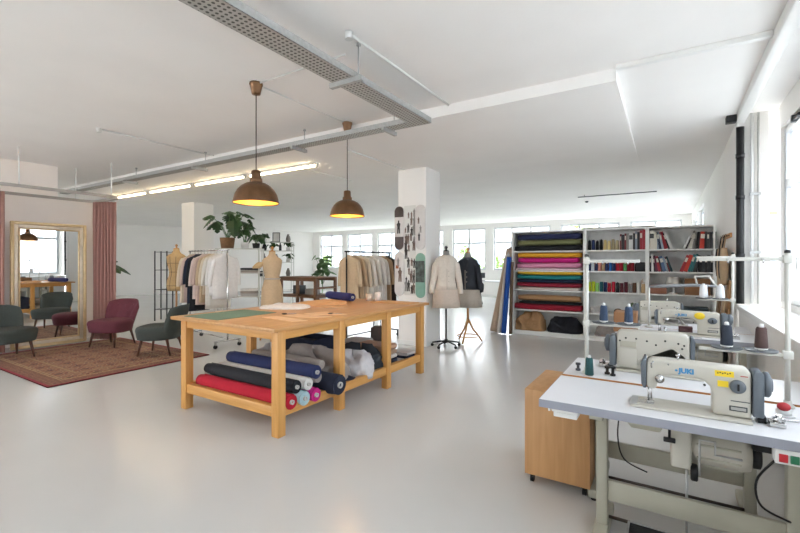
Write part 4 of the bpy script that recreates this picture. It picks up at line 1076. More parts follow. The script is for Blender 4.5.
books(X3 + .035, z2, [(K_, .02, .28, 0), (W_, .028, .31, 0), (K_, .02, .27, -4), ('#5c1f3a', .03, .29, -9), (R_, .03, .28, -10), (K_, .02, .27, -12), ('#4a6488', .04, .28, -14), ('#8c9aa8', .02, .27, -14), ('#6c2026', .02, .27, -14), ('#1d3f45', .03, .28, -18),
      ('gap', .09), (R_, .035, .30, 20), ('#c23b2a', .045, .30, 18), (T_, .03, .31, 16), (T_, .02, .32, 16), ('#3a3d40', .025, .3, 14), (K_, .022, .29, 10), ('gap', .02), (K_, .03, .28, 3), ('#3a3d40', .03, .28, 3), (K_, .03, .28, 0), ('#3a3d40', .03, .29, 0), (K_, .025, .28, 0)], 'the book bay second shelf', g, X4)
books(X3 - .44, zt, [('#6c2026', .02, .29, 0), (K_, .035, .28, 0), ('#6c2026', .022, .30, 0), (G_, .03, .30, 0), (W_, .05, .31, 0), (K_, .025, .30, 0), ('#8c9aa8', .025, .33, 0), (K_, .03, .32, 0), (R_, .03, .35, 0), ('#9c2632', .035, .36, 0)], 'the spool bay top shelf', 'books on the spool bay top shelf', X3)
# spools & cones
def spool(loc, r, h, hexc, label, group, cone=False, nm='thread_spool'):
    t = thing(nm, label, 'thread spool', loc, 0, group)
    m = mat('thread_' + hexc[1:], hexc, .8, 0, .12, 60, .3, 200, stretch=(1, 1, 14))
    k = .80 if cone else .96
    MB().lathe([(r * .9, .006), (r, .012), (r * (k + 1) / 2 * 1.02, h * .5), (r * k, h - .012), (r * k * .8, h - .004)], n=20).build('thread', m, t)
    cm = WHITEP if hexc not in ('#1e1e22',) else DGREY
    MB().lathe([(r * .95, 0), (r * .95, .006), (r * .3, .006)], n=20).build('cone_base', cm, t); MB().lathe([(r * .42, h - .006), (r * .34, h + .010), (r * .2, h + .013), (.001, h + .013)], n=16).build('cone_tip', cm, t)
    return t
def row(x0, z, cols, names, where, group, rr=.036, h=.17, cone=False, gap=.006, yo=.07):
    x = x0
    for i, c in enumerate(cols):
        if isinstance(c, float): x += c; continue
        k = sum(1 for q in cols[:i] if not isinstance(q, float))
        spool((x + rr, YS + yo, z + .0005), rr, h * (1 + .08 * math.sin(i * 2.3)), c, '%s thread spool, %s from the left %s' % (names[c], ORD[k], where), group, cone); x += 2 * rr + gap
NM = {'#1e1e22': 'black', '#23305a': 'navy', '#8e1f2c': 'dark red', '#b52236': 'red', '#d9c48a': 'pale yellow', '#a89a78': 'olive tan', '#dccdb0': 'cream', '#c7cdd2': 'grey white', '#c9897a': 'salmon', '#bfa27c': 'tan', '#2a64a8': 'blue', '#4f8a52': 'green', '#b3c42c': 'lime', '#8fc46a': 'light green', '#1f5d66': 'dark teal', '#5a1f2c': 'maroon', '#8b8a8a': 'grey', '#6b4a36': 'brown', '#d5d2cc': 'white'}
row(X2 + .04, LV[4], ['#1e1e22', '#23305a', '#1e1e22', '#1e1e22', '#d9c48a', '#d9c48a', '#a89a78', '#a89a78', '#dccdb0'], NM, 'on the top shelf of the spool bay', 'thread cones on the top shelf', .031, .19, True)
row(X2 + .04, LV[3], ['#23305a', '#c7cdd2', '#23305a', '#c9897a', '#bfa27c', '#23305a', '#2a64a8', '#23305a', '#b52236', '#b52236', '#4f8a52', '#8e1f2c', '#8e1f2c', '#1e1e22', '#1e1e22', '#1e1e22'], NM, 'on the second shelf of the spool bay', 'thread spools on the second shelf', .0275, .16, False)
row(X2 + .04, LV[2], ['#b3c42c', '#b3c42c', '#8fc46a', '#1f5d66', '#23305a', '#b52236', '#b52236', '#1e1e22', '#5a1f2c', '#5a1f2c', '#8b8a8a', '#6b4a36', '#d5d2cc', '#bfa27c'], NM, 'on the third shelf of the spool bay', 'thread spools on the third shelf', .0315, .19, False)
tag(MB().box(-.36, .36, -.10, .10, 0, .05, .006).build('flat_box', WHITEP, None, (X2 + .44, YS + .25, LV[3] + .17)), 'flat white box lying behind and above the second row of spools', 'box')
# something to hold that box: a box under it at the back
tag(MB().box(-.34, .34, -.09, .09, 0, .168, .004).build('storage_box', CARD, None, (X2 + .44, YS + .25, LV[3] + .0005)), 'low cardboard box behind the second row of spools', 'box')
tag(MB().box(-.07, .07, -.09, .09, 0, .17, .004).build('storage_box', BLACK, None, (X3 - .11, YS + .12, LV[3] + .0005)), 'black box with gold trim at the right end of the second spool row', 'box')
jar = thing('brush_jar', 'jar of brushes at the right end of the third spool row', 'jar', (X3 - .075, YS + .09, LV[2] + .0005))
MB().lathe([(.001, 0), (.03, 0), (.032, .11), (.027, .11), (.026, .01), (.001, .01)], n=18).build('jar', C['grey'], jar)
for k in range(4): MB().tube([(.012 * math.cos(k * 1.6), .012 * math.sin(k * 1.6), .012), (.022 * math.cos(k * 1.6), .022 * math.sin(k * 1.6), .2 + .02 * k)], .005, 6).build('brush', BEECH, jar)
heap('cloth_pile', (X2 + .22, YS + .18, LV[1]), .16, .14, .13, F_LGREY, 'pale grey crumpled cloth on the lower board of the spool bay', 71, 'cloth', None)
tag(MB().sphere((0, 0, .055), .055, (1.3, 1, 1)).build('pouch', BLACK, None, (X2 + .56, YS + .12, LV[1])), 'small black pouch on the lower board of the spool bay', 'pouch')
plant('potted_plant', (X2 + .84, YS + .16, LV[1] + .0005), 'tiny potted plant on the lower board of the spool bay', (.05, .09), TERRA, 8, .14, .09, .09, LEAF2, False, 77)
# third shelf of book bay: lamp shade shaped form, boxes
sh_ = thing('table_lamp', 'white shaded table lamp on the third shelf of the book bay', 'lamp', (X3 + .40, YS + .2, LV[2] + .0005))
MB().lathe([(.001, 0), (.08, 0), (.07, .02), (.02, .03), (.02, .14), (.001, .14)]).build('base', WHITEP, sh_); s5 = MB(); s5.lathe([(.13, .13), (.095, .29), (.085, .30), (.001, .30)]); s5.build('lamp_shade', fabric('shade_white', '#dad7d0'), sh_)
tag(MB().box(-.18, .18, -.13, .13, 0, .28, .004).build('storage_box', CARD, None, (X3 + .74, YS + .17, LV[2] + .0005)), 'large brown cardboard box on the third shelf of the book bay', 'box')
tag(MB().box(-.13, .13, -.12, .12, 0, .12, .004).build('storage_box', mat('reddish_box', '#94604a'), None, (X3 + .165, YS + .17, LV[2] + .0005)), 'low reddish box left of the white lamp on the third shelf', 'box')
tag(MB().box(-.22, .22, -.13, .13, 0, .2, .004).build('storage_box', mat('slate_box', '#39464c'), None, (X3 + .68, YS + .17, LV[1] + .0005)), 'dark slate box on the lower board of the book bay', 'box')
heap('cloth_pile', (X3 + .25, YS + .18, LV[1]), .18, .14, .2, F_BLK, 'black cloth heap on the lower board of the book bay', 72, 'cloth', None)
heap('cloth_pile', (X3 + .3, YS + .18, LV[0]), .22, .15, .25, F_DNV, 'dark navy cloth heap on the lowest board of the book bay', 73, 'cloth', None)
heap('cloth_pile', (X2 + .45, YS + .18, LV[0]), .3, .15, .25, F_GREY, 'taupe cloth heap on the lowest board of the spool bay', 74, 'cloth', None)
# white ledge pieces on top of bookshelves
tag(MB().box(-.6, .6, -.14, .14, 0, .03, .003).build('flat_board', WHITEM, None, (X2 + .55, YS + .2, HB + .001)), 'white flat board lying on top of the spool bay', 'board')
# corner between bookshelf and pier: leaning boards, hooks with bags
brd = [(.66, 7.15, 1.25, .03, .30, '#9c7a55', 'tall tan board leaning on the right wall before the bookshelf'), (.63, 7.6, 1.1, .03, .3, '#c2aa8c', 'pale shorter board leaning on the right wall before the bookshelf'), (.60, 8.0, 1.3, .035, .26, '#7a6048', 'brown board leaning on the right wall next to bookshelf')]
for x_, y_, h, th, w, c, lb in brd:
    mb = MB(); mb.box(-th, 0, -w / 2, w / 2, 0, h, .003); o = mb.build('leaning_board', mat('board_' + c[1:], c, .7), None, (x_, y_, .004)); o.rotation_euler = (0, math.asin((.722 - x_) / h), 0); tag(o, lb, 'board', 'boards leaning by the bookshelf')
hk = thing('hook_rail', 'small wooden hook rail on the right wall beside the bookshelf', 'hook rail', (.73, 7.5, 1.86))
MB().box(-.02, 0, -.4, .4, -.03, .03).build('rail', BEECH, hk)
for y in (-.3, -.1, .1, .3): MB().tube([(-.02, y, 0), (-.05, y, -.01), (-.06, y, .02)], .005, 6).build('hook', BLACK, hk)
for y_, c, L, lb in ((7.2, 'tan', .5, 'tan canvas tote hanging on the hook rail nearest the pipe'), (7.4, 'dark', .42, 'dark brown bag hanging second on the hook rail'), (7.6, 'beige', .55, 'beige tote hanging third on the hook rail'), (7.8, 'black', .40, 'black bag hanging on the hook rail next to the bookshelf')):
    b = thing('hanging_bag', lb, 'bag', (.672, y_, 1.85), 0, 'bags on the hook rail')
    m_ = MB(); m_.loft([ell(-.02, 0, -.16 - L * u, .035 + .015 * math.sin(u * PI), .085 + .02 * u, 24, .8, .05, 4, L * 9) for u in (0, .1, .3, .6, .9, 1)]); m_.build('body', C[c], b)
    MB().tube([(-.02, -.06, -.16), (-.005, -.03, -.05), (0, 0, .004), (-.005, .03, -.05), (-.02, .06, -.16)], .006, 6).build('strap', C[c], b)

# ------------------------------------------------------------------ sewing stations
def text_mesh(body, size, m, parent, loc, rot, name='lettering', depth=.0006):
    cu = bpy.data.curves.new('txt', 'FONT'); cu.body = body; cu.size = size; cu.extrude = depth; cu.offset = .0016; cu.align_x = 'LEFT'
    o = bpy.data.objects.new('txt', cu); COL.objects.link(o)
    dg = bpy.context.evaluated_depsgraph_get(); me = bpy.data.meshes.new_from_object(o.evaluated_get(dg))
    bpy.data.objects.remove(o); me.materials.clear(); me.materials.append(m)
    q = bpy.data.objects.new(name, me); COL.objects.link(q); q.parent = parent; q.location = loc; q.rotation_euler = rot
    return q
ZTAB = .78
def sewing_table(loc, rz, label, x1=1.24, detail=True, motor=True, pedal=True):
    """local: x right, y away from operator, front-left top corner at origin (x,y); floor at z=0"""
    t = thing('sewing_table', label, 'sewing table', loc, rz)
    W, D = x1, .545
    mb = MB(); mb.box(0, W, 0, D, ZTAB - .002, ZTAB, .0); mb.box(.002, W - .002, .002, D - .002, ZTAB - .04, ZTAB - .002); top = mb.build('tabletop', LAMIN, t)
    e = MB(); e.box(-.002, W + .002, -.003, .0, ZTAB - .042, ZTAB - .002); e.box(-.003, 0, 0, D, ZTAB - .042, ZTAB - .002); e.box(W, W + .003, 0, D, ZTAB - .042, ZTAB - .002); e.build('edge_band', EDGE, top)
    e = MB(); e.box(-.002, W + .002, D, D + .004, ZTAB - .042, ZTAB - .002); e.build('wood_edge', mat('orange_ply', '#b3783f', .5), top)
    for x in (.24, 1.03):
        MB().box(x, x + .055, .26, .33, .06, ZTAB - .043, .006).build('leg', CREAMD, t)
        MB().box(x - .01, x + .065, .02, .53, .015, .07, .01).build('foot_bar', CREAMD, t)
        MB().box(x - .005, x + .06, .04, .5, ZTAB - .075, ZTAB - .043, .004).build('top_bracket', CREAMD, t)
        for y in (.045, .50): MB().cyl((x + .028, y, 0), (x + .028, y, .016), .022).build('rubber_foot', RUBBER, t)
    MB().box(.296, 1.029, .275, .30, .20, .31, .004).build('brace', CREAMD, t)
    pb = MB(); pb.cyl((.296, .33, .085), (1.029, .33, .085), .009); pb.build('pedal_bar', mat('dark_rod', '#4b423b', .5, .4), t)
    if pedal:
     pd_ = MB(); pd_.box(.40, .84, .06, .32, .08, .092, .004); pd_ = pd_.build('pedal', RUBBER, t)
     fr = MB(); fr.box(.39, .40, .055, .325, .075, .096); fr.box(.84, .85, .055, .325, .075, .096); fr.box(.40, .84, .32, .33, .075, .096); fr.build('pedal_frame', STEEL, pd_)
     MB().cyl((.655, .325, .09), (.655, .325, .52), .006, 8).build('pedal_rod', STEEL, t)
    if motor:
        m1 = MB(); m1.box(.585, .67, .17, .39, .50, ZTAB - .05, .012); m1.box(.62, .90, .2, .36, .67, ZTAB - .043, .004); mo = m1.build('motor', CREAMM, t)
        MB().lathe([(.075, .665), (.088, .68), (.088, .87), (.078, .90), (.03, .91)], (0, .28, .595), 24, 'x').build('motor_drum', CREAMM, mo)
        f = MB()
        for k in range(9):
            a = 2 * PI * k / 9; f.box(.69, .86, .28 + .09 * math.cos(a) - .004, .28 + .09 * math.cos(a) + .004, .595 + .09 * math.sin(a) - .004, .595 + .09 * math.sin(a) + .004)
        f.build('cooling_fin', CREAMD, mo)
        MB().lathe([(.05, .905), (.06, .91), (.06, .935), (.05, .94)], (0, .28, .595), 20, 'x').build('pulley', BLACK, mo)
        MB().lathe([(.035, .665), (.04, .67), (.04, .69), (.035, .695)], (0, .19, .49), 18, 'x').build('clutch_disc', BLACK, mo)
        MB().tube([(.70, .165, .49), (.70, .165, .66), (.76, .165, .66), (.76, .165, .60), (.86, .165, .60)], .006, 6).build('lever_rod', STEEL, mo)
        bg = MB(); bg.box(.90, .97, .2, .36, .64, ZTAB - .043, .006); bg.build('belt_cover', BLACK, mo)
    # oil pan and knee lifter
    op = MB(); op.prism([(.40, ZTAB - .041), (.89, ZTAB - .041), (.89, ZTAB - .065), (.56, ZTAB - .065), (.54, ZTAB - .10), (.42, ZTAB - .10), (.40, ZTAB - .075)], .10, .29, 'xz', .004); op.build('oil_pan', CREAMD, t)
    kl = MB(); kl.cyl((.58, .14, ZTAB - .06), (.58, .14, ZTAB - .13), .006, 8); kl.box(.555, .605, .13, .15, ZTAB - .15, ZTAB - .128, .004); kl.build('knee_lifter', BLACK, t)
    if detail:
        b = MB(); b.box(.945, 1.10, .005, .07, ZTAB - .105, ZTAB - .045, .004); sw = b.build('switch_box', WHITEP, t)
        MB().box(.957, .985, -.002, .005, ZTAB - .095, ZTAB - .062, .002).build('red_button', mat('red_button', '#b2222c', .4), sw)
        MB().box(.992, 1.02, -.002, .005, ZTAB - .095, ZTAB - .062, .002).build('green_button', mat('green_button', '#1f6b4a', .4), sw)
        MB().tube([*smooth_path([(.955, .04, ZTAB - .10), (.90, .1, .55), (.93, .2, .40), (1.04, .26, .33)])], .005, 6).build('cable', BLACK, t)
        MB().tube([*smooth_path([(.36, .30, ZTAB - .042), (.34, .33, .55), (.37, .34, .42), (.48, .35, .37)])], .004, 6).build('cable', BLACK, t)
        d = MB(); d.box(.055, .185, .03, .33, ZTAB - .066, ZTAB - .043, .003); d.box(.065, .18, .03, .33, ZTAB - .09, ZTAB - .066, .003); d.box(.04, .05, .02, .33, ZTAB - .062, ZTAB - .043); dr_ = d.build('drawer', WHITEP, t)
    return t
def sewing_machine(loc, rz, label, logo=True, yellow='stickers', heavy=False):
    """local: bed from x=0 (head end) to .476, y 0 (operator side) to .178"""
    t = thing('sewing_machine', label, 'sewing machine', loc, rz)
    bed = MB(); bed.box(0, .476, 0, .178, 0.0005, .014, .004); bd = bed.build('bed', CREAMM, t)
    MB().box(.03, .10, .055, .12, .014, .0155).build('needle_plate', CHROME, bd)
    MB().box(.0, .028, .01, .168, .0142, .0152).build('slide_plate', STEEL, bd)
    hd = .03 if heavy else 0
    out = [(.475, .015), (.475, .222 + hd), (.455, .236 + hd), (.30, .238 + hd), (.14, .240 + hd), (.09, .237 + hd * .8), (.068, .226 + hd * .5), (.068, .10), (.095, .09), (.112, .10), (.116, .13), (.135, .158), (.165, .170), (.26, .172), (.30, .164), (.325, .140), (.333, .11), (.333, .015)]
    if heavy: out = out[:12] + [(.125, .145), (.15, .155), (.18, .15), (.21, .135), (.225, .11), (.225, .015)]
    ar = MB(); ar.prism(out, .036, .146, 'xz', .013); arm = ar.build('arm', CREAMM, t)
    # face cover at head end
    fc = MB(); fc.prism([(.050, .230 + hd * .6), (.058, .236 + hd * .6), (.0675, .236 + hd * .6), (.0675, .095), (.055, .095), (.046, .115), (.043, .21 + hd * .5)], .034, .148, 'xz', .004); fc.build('face_cover', MGREY, t)
    MB().cyl((.076, .09, .02), (.076, .09, .10), .0045, 10).build('needle_bar', CHROME, t)
    pf = MB(); pf.cyl((.088, .09, .03), (.088, .09, .105), .004, 8); pf.box(.068, .10, .08, .1, .016, .022); pf.box(.08, .094, .083, .097, .022, .034); pf.build('presser_foot', CHROME, t)
    # thread guides, tension
    tn = MB(); tn.lathe([(.02, 0), (.02, -.012), (.01, -.014), (.01, -.03), (.004, -.032)], (.125, .036, .15), 16, 'y'); tn.build('tension_knob', CHROME, t)
    tk = MB(); tk.tube([(.09, .034, .20), (.09, .022, .225), (.10, .022, .235)], .004, 6); tk.cyl((.16, .034, .225 + hd * .8), (.16, .02, .225 + hd * .8), .004, 8); tk.build('thread_guide', CHROME, t)
    tp = MB(); tp.cyl((.20, .09, .236 + hd), (.20, .09, .258 + hd), .004, 8); tp.lathe([(.009, .258 + hd), (.009, .268 + hd), (.002, .27 + hd)], (.20, .09, 0), 12); tp.build('thread_post', CHROME, t)
    # dial
    dl_ = MB(); dl_.lathe([(.03, 0), (.03, -.012), (.026, -.022), (.012, -.024)], (.425, .036, .158), 24, 'y'); dl = dl_.build('stitch_dial', MGREY, t)
    MB().box(.421, .429, .009, .013, .143, .173).build('dial_pointer', BLACK, dl)
    nl = MB(); nl.box(.40, .47, .0345, .036, .088, .092); nl.build('panel_groove', DGREY, t)
    np_ = MB(); np_.box(.395, .46, .0335, .036, .045, .068, .001); pl_ = np_.build('name_plate', DGREY, t); MB().box(.40, .455, .0325, .0335, .05, .063).build('plate_face', mat('plate_silver', '#a9a9a4', .35, .6), pl_)
    # belt guard + handwheel at pillar end
    gd = MB(); gd.prism([(.478, .03), (.478, .222), (.488, .23), (.512, .23), (.518, .218), (.518, .03)], .03, .15, 'xz', .006); gd.build('belt_guard', MGREY, t)
    MB().lathe([(.02, .519), (.05, .519), (.056, .525), (.056, .538), (.048, .545), (.03, .546), (.03, .552), (.004, .553)], (0, .09, .17), 28, 'x').build('handwheel', MGREY, t)
    bw = MB(); bw.box(.50, .53, .06, .12, .0005, .03, .003); bw.build('guard_foot', BLACK, t)
    bb = MB(); bb.box(.535, .59, .03, .10, .0005, .02, .003); bb.cyl((.57, .06, .02), (.57, .06, .05), .012, 12); bb.cyl((.59, .06, .03), (.55, .06, .03), .01, 10); bb.build('bobbin_winder', CHROME, t)
    # back side hardware (seen on the machines turned round)
    bk = MB()
    for x, z in ((.10, .2), (.11, .18), (.13, .21), (.2, .22), (.25, .19), (.30, .21), (.36, .22), (.42, .22), (.455, .2), (.455, .06), (.36, .06), (.31, .12)): bk.lathe([(.006, .145), (.006, .149), (.001, .1495)], (x, 0, z), 10, 'y')
    bk.build('back_screw', INK, t)
    pl2 = MB(); pl2.box(.36, .455, .1455, .148, .16, .20, .001); pl2.build('back_plate', mat('plate_back', '#a8a394', .4), t)
    if heavy:
        MB().box(.355, .46, .1455, .15, .03, .15, .003).build('rear_cover', CREAMM, t)
    if logo:
        text_mesh('JUKI', .032, BLUEINK, t, (.203, .0345, .19), (PI/2, 0, 0)); mk = MB(); mk.prism([(.186, .199), (.192, .206), (.199, .199), (.192, .193)], .0345, .036, 'xz'); mk.build('brand_mark', BLUEINK, t)
    if yellow == 'stickers':
        for k, (a, b, c, d) in enumerate(((.342, .412, .195, .222), (.352, .392, .148, .176))):
            s1 = MB().box(a, b, .0348, .036, c, d).build('sticker', YELLOW, t)
            if k == 0:
                q = MB()
                for i in range(6): q.box(a + .008 + i * .009, a + .014 + i * .009, .0343, .0348, c + .012 + .003 * (i % 2), c + .017 + .003 * (i % 2))
                q.build('printed_mark', INK, s1)
        rd = MB(); rd.box(.435, .462, .0348, .036, .203, .207); rd.build('red_mark', mat('red_print', '#b05048', .5), t)
    elif yellow == 'dot':
        MB().lathe([(.034, 0), (.034, -.006), (.02, -.012), (.002, -.013)], (.345, .036, .2), 24, 'y').build('yellow_knob', YELLOW, t)
    return t
TX = -.57
sewing_table((TX, 2.29, 0), 0, 'nearest white sewing table with switch box and foot pedal')
sewing_machine((-.155, 2.40, ZTAB), 0, 'nearest sewing machine with blue lettering and two yellow stickers')
sewing_table((TX + 1.24, 3.43, 0), PI, 'white sewing table turned round directly behind the nearest one', detail=False, pedal=False)
sewing_machine((.19, 3.31, ZTAB), PI, 'second sewing machine seen from the back behind the nearest one', False, '', True)
sewing_table((TX + .12, 4.86, 0), 0, 'third white sewing table under the machine with yellow knob', detail=False)
m3_ = sewing_machine((-.165, 4.97, ZTAB), 0, 'third sewing machine with a yellow round knob', True, 'dot'); m3_.scale.x = 1.25
sewing_table((TX + 1.36, 5.98, 0), PI, 'farthest white sewing table close to the bookshelf', detail=False)
sewing_machine((.20, 5.86, ZTAB), PI, 'farthest sewing machine seen from the back', False, '', True)
# thread stands
DISC = mat('disc_grey', '#5c6166', .5, .2)
def thread_stand(loc, label, trayz, toparm, side=-1, top=.75, arm=.30):
    t = thing('thread_stand', label, 'thread stand', loc, 0, 'thread stands on the sewing tables')
    MB().lathe([(.028, 0), (.028, .012), (.016, .02), (.016, .035)]).build('base_flange', WHITEM, t)
    MB().cyl((0, 0, .0), (0, 0, top), .0115).build('pole', WHITEM, t)
    L = arm * side
    tr = MB(); tr.box(min(0, L), max(0, L), -.012, .012, trayz - .01, trayz + .006, .003); tr.box(-.02, .02, -.02, .02, trayz - .02, trayz + .02, .004); tr = tr.build('tray_bar', WHITEM, t)
    for x in (.10, .24):
        MB().lathe([(.001, .0075), (.062, .0075), (.069, .012), (.069, .015), (.06, .0115), (.001, .0115)], (x * side, 0, trayz), 28).build('spool_disc', DISC, tr)
        MB().cyl((x * side, 0, trayz + .0115), (x * side, 0, trayz + .018), .012).build('spool_pin', WHITEM, tr)
    if toparm:
        a = MB(); a.box(min(0, L), max(0, L), -.010, .010, top - .04, top - .02, .003); a.box(-.018, .018, -.018, .018, top - .05, top - .01, .003)
        ar = a.build('guide_arm', WHITEM, t)
        for x in (.10, .24): MB().tube([(x * side, -.008, top - .03), (x * side, -.05, top - .03), (x * side, -.06, top - .04), (x * side, -.055, top - .05)], .004, 6).build('thread_eyelet', CHROME, ar)
    MB().lathe([(.013, top), (.013, top + .012), (.004, top + .016)]).build('pole_cap', BLACK, t)
    return [(loc[0] + x * side, loc[1], loc[2] + trayz + .0185) for x in (.10, .24)]
gC = 'thread cones on the stands'
def cone(p, r, h, hexc, label):
    return spool(p, r, h, hexc, label, gC, True, 'thread_cone')
q = thread_stand((.505, 2.80, ZTAB), 'white thread stand at the right back of the nearest table', .26, True, -1, .765, .36)
cone(q[0], .028, .115, '#54403d', 'brown thread cone on the nearest right hand stand'); cone(q[1], .028, .115, '#2b3240', 'dark navy thread cone on the nearest right hand stand')
q = thread_stand((-.44, 2.97, ZTAB), 'white thread stand at the left end of the second table', .325, True, 1, .755)
cone(q[0], .025, .105, '#33445c', 'slate blue thread cone left on the stand by the cabinet'); cone(q[1], .025, .105, '#33445c', 'slate blue thread cone with white tip right on the stand by the cabinet')
q = thread_stand((.56, 5.40, ZTAB), 'white thread stand at the right end of the third table', .335, True, -1, .80)
cone(q[0], .038, .13, '#dfe1e3', 'white thread cone nearest the pole on the far right stand'); cone(q[1], .038, .13, '#dfe1e3', 'white thread cone farther from the pole on the far right stand')
cone((-.415, 2.905, ZTAB + .001), .026, .12, '#1f4a4c', 'dark green thread cone with yellow tip standing on second table')
# machine lamp: grey bar on white post
lp = thing('work_lamp', 'long grey bar work lamp on white posts over the far machines', 'lamp', (-.17, 5.46, ZTAB))
MB().lathe([(.04, 0), (.04, .012), (.01, .02)]).build('base', WHITEM, lp); MB().cyl((0, 0, .01), (0, 0, .45), .011).build('post', WHITEM, lp)
mb = MB(); mb.tube([(0, 0, .45), (.12, 0, .455), (.40, 0, .475), (.60, 0, .47)], [.016, .02, .018, .012], 10); mb.build('lamp_bar', mat('lamp_grey', '#85878a', .4, .2), lp)
mb = MB(); mb.tube([(.44, 0, .475), (.42, 0, .57), (.54, 0, .57), (.60, 0, .47)], .010, 8); mb.build('hinge_frame', WHITEM, lp)
# small notions on the tables
gN = 'small notions on the sewing tables'
pc = thing('pincushion', 'red topped pincushion on the right end of nearest table', 'pincushion', (.468, 2.67, ZTAB))
MB().lathe([(.001, 0), (.03, 0), (.03, .02), (.001, .02)]).build('base', WHITEP, pc); MB().sphere((0, 0, .035), .026, (1, 1, .75)).build('cushion', mat('red_cushion', '#b8333a', .6), pc)
for k, (x_, y_, a, lb) in enumerate(((.455, 2.60, .5, 'steel tweezers beside the red pincushion'), (.46, 2.555, .3, 'small steel screwdriver before the red pincushion'))):
    mb = MB(); mb.box(-.05, .05, -.004, .004, 0.0005, .006, .001); mb.box(-.05, -.01, -.008, -.004, .0005, .006); tag(mb.build('hand_tool', CHROME, None, (x_, y_, ZTAB), a), lb, 'tool')
bt = thing('oil_bottle', 'small white oil bottle on the second table beside nearest machine head', 'bottle', (-.06, 2.90, ZTAB)); MB().lathe([(.001, 0), (.012, 0), (.013, .04), (.006, .055), (.003, .075), (.001, .076)], n=14).build('body', WHITEP, bt)
for k, (x_, y_, c, h, lb) in enumerate(((-.325, 3.02, C['dark'], .05, 'small dark bobbin case left on the second table'), (-.29, 2.99, BLACK, .06, 'small black bobbin tower beside the green thread cone'), (-.50, 3.02, DGREY, .05, 'dark clip box at the left end of second table'))):
    tag(MB().lathe([(.001, 0), (.016, 0), (.016, .012), (.009, .014), (.009, h - .014), (.016, h - .012), (.016, h), (.001, h)], n=16).build('bobbin', c, None, (x_, y_, ZTAB + .0005)), lb, 'bobbin')
rb = thing('ruler', 'long steel ruler lying across the third table', 'ruler', (.0, 4.89, ZTAB)); MB().box(-.30, .28, 0, .035, .0005, .003).build('blade', STEEL, rb)
tag(MB().box(-.06, .06, -.04, .04, 0, .06, .005).build('parts_box', mat('maroon_box', '#4a2a2c', .5), None, (.16, 5.24, ZTAB + .0005)), 'small dark maroon box between the two far machines', 'box')
# cabinet on casters
cb = thing('rolling_cabinet', 'veneered wooden cabinet on black casters left of the sewing table', 'cabinet', (-.82, 2.90, 0))
MB().box(0, .41, .018, .60, .065, .64, .003).build('body', CABW, cb); MB().box(0, .41, 0, .0175, .065, .64, .003).build('front_panel', CABW, cb)
for x in (.04, .37):
    for y in (.05, .55):
        w = MB(); w.cyl((x - .011, y, .024), (x + .011, y, .024), .024, 16); w.box(x - .018, x + .018, y - .014, y + .014, .045, .064); w.build('caster', RUBBER, cb)
# brown crate on the second table level, behind the stand
tag(MB().box(-.05, .16, -.14, .14, 0, .2, .004).build('storage_box', CARD, None, (-.42, 5.05, ZTAB + .0005)), 'brown cardboard box at the left end of the third table', 'box')

# ------------------------------------------------------------------ outside
struct('ground', MB().box(-60, 60, -60, 90, -.6, -.3), mat('bounce_paving', '#e0dfdb', .9, 0, .1, 3))  # ground colour made pale to bounce daylight up to the ceiling
def bush(loc, r, h, label, seed, group):
    rnd = random.Random(seed); t = thing('bush', label, 'bush', loc, 0, group)
    mb = MB()
    for k in range(900):
        z = rnd.random(); a = rnd.uniform(0, 2 * PI); rr = r * math.sqrt(rnd.random()) * (1 - .6 * z ** 2.2)
        p = Vector((rr * math.cos(a), rr * math.sin(a), .25 + z * (h - .3))); M = Matrix.Translation(p) @ Matrix.Rotation(rnd.uniform(0, 6), 4, 'Z') @ Matrix.Rotation(rnd.uniform(-1, 1), 4, 'X')
        s_ = rnd.uniform(.12, .2); v = [mb.bm.verts.new(M @ Vector(q)) for q in ((0, 0, 0), (.35 * s_, .5 * s_, .05 * s_), (0, s_, 0), (-.35 * s_, .5 * s_, .05 * s_))]; mb.bm.faces.new(v)
    mb.build('foliage', BUSH, t); st = MB(); st.tube([(0, 0, -.3), (0, 0, h * .5)], .05, 8); st.build('stem', WALNUT, t)
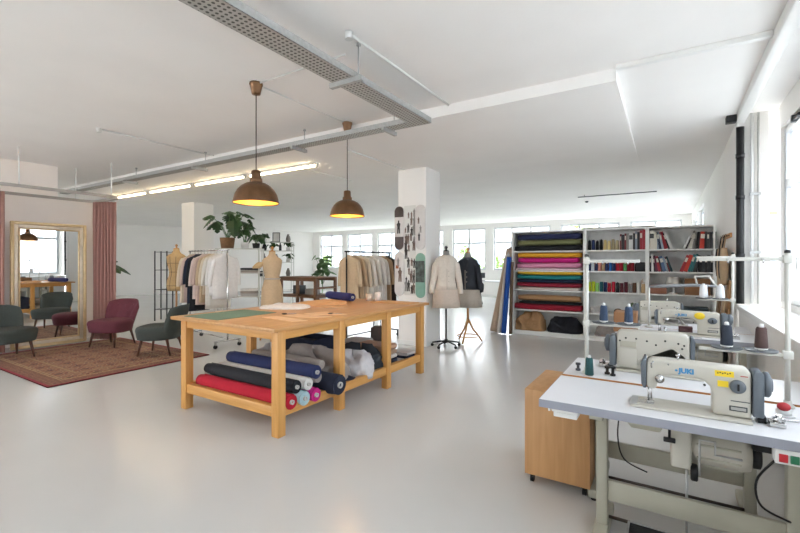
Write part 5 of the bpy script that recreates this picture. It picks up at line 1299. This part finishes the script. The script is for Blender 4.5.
for k, (x_, r, h, lb) in enumerate(((-20.8, .9, 1.75, 'green bush outside the leftmost back window'), (-18.2, 1.0, 1.9, 'green bush outside second back window from left'), (-15.6, .8, 1.7, 'green bush outside third back window from left'), (-12.2, .9, 1.7, 'green bush outside the window behind the column'),
                                 (-9.2, 1.2, 2.3, 'tall green bush outside the window between mannequins and column'), (-7.2, .9, 1.9, 'green bush outside the window behind the dark jacket'), (-5.3, .8, 1.75, 'green bush outside the window above the white desk'), (-3.2, 1.3, 3.4, 'tall green bush outside behind the fabric bay'))):
    bush((x_, 20.2, -.3 + .3), r, h, lb, 300 + k, 'bushes outside the back windows')
bl_ = thing('building', 'pale facade with rows of windows seen through the back windows', 'building', (-10, 33, -.3))
MB().box(-30, 22, 0, 6, 0, 4.6).build('wall', mat('facade', '#b9bcbd', .8, 0, .04, 2), bl_)
MB().box(-30.3, 22.3, -.3, 6.3, 4.6, 4.8).build('roof', mat('roof_orange', '#b5573a', .8), bl_)
for i in range(13):
    x_ = -28 + i * 3.9
    w = MB().box(x_, x_ + 1.8, -.03, -.001, 1.2, 3.4).build('window', PVC, bl_); g = MB(); g.box(x_ + .1, x_ + .85, -.04, -.031, 1.3, 3.3); g.box(x_ + .95, x_ + 1.7, -.04, -.031, 1.3, 3.3); g.build('pane', mat('dark_glass', '#6d7880', .1), w)

# ------------------------------------------------------------------ light
W = bpy.data.worlds.new('sky'); SC.world = W; W.use_nodes = True
nt = W.node_tree; bg = nt.nodes['Background']
bg.inputs['Color'].default_value = (.90, .95, 1.0, 1); bg.inputs['Strength'].default_value = 5.0
SC.view_settings.view_transform = 'Standard'; SC.view_settings.look = 'None'; SC.view_settings.gamma = 1
SC.view_settings.use_curve_mapping = False
SC.view_settings.exposure = 1.6
SC.cycles.max_bounces = 16; SC.cycles.diffuse_bounces = 10; SC.cycles.transparent_max_bounces = 16; SC.cycles.glossy_bounces = 6
SC.cycles.use_denoising = True
SC.cycles.caustics_reflective = False; SC.cycles.caustics_refractive = False
SC.cycles.sample_clamp_indirect = 8
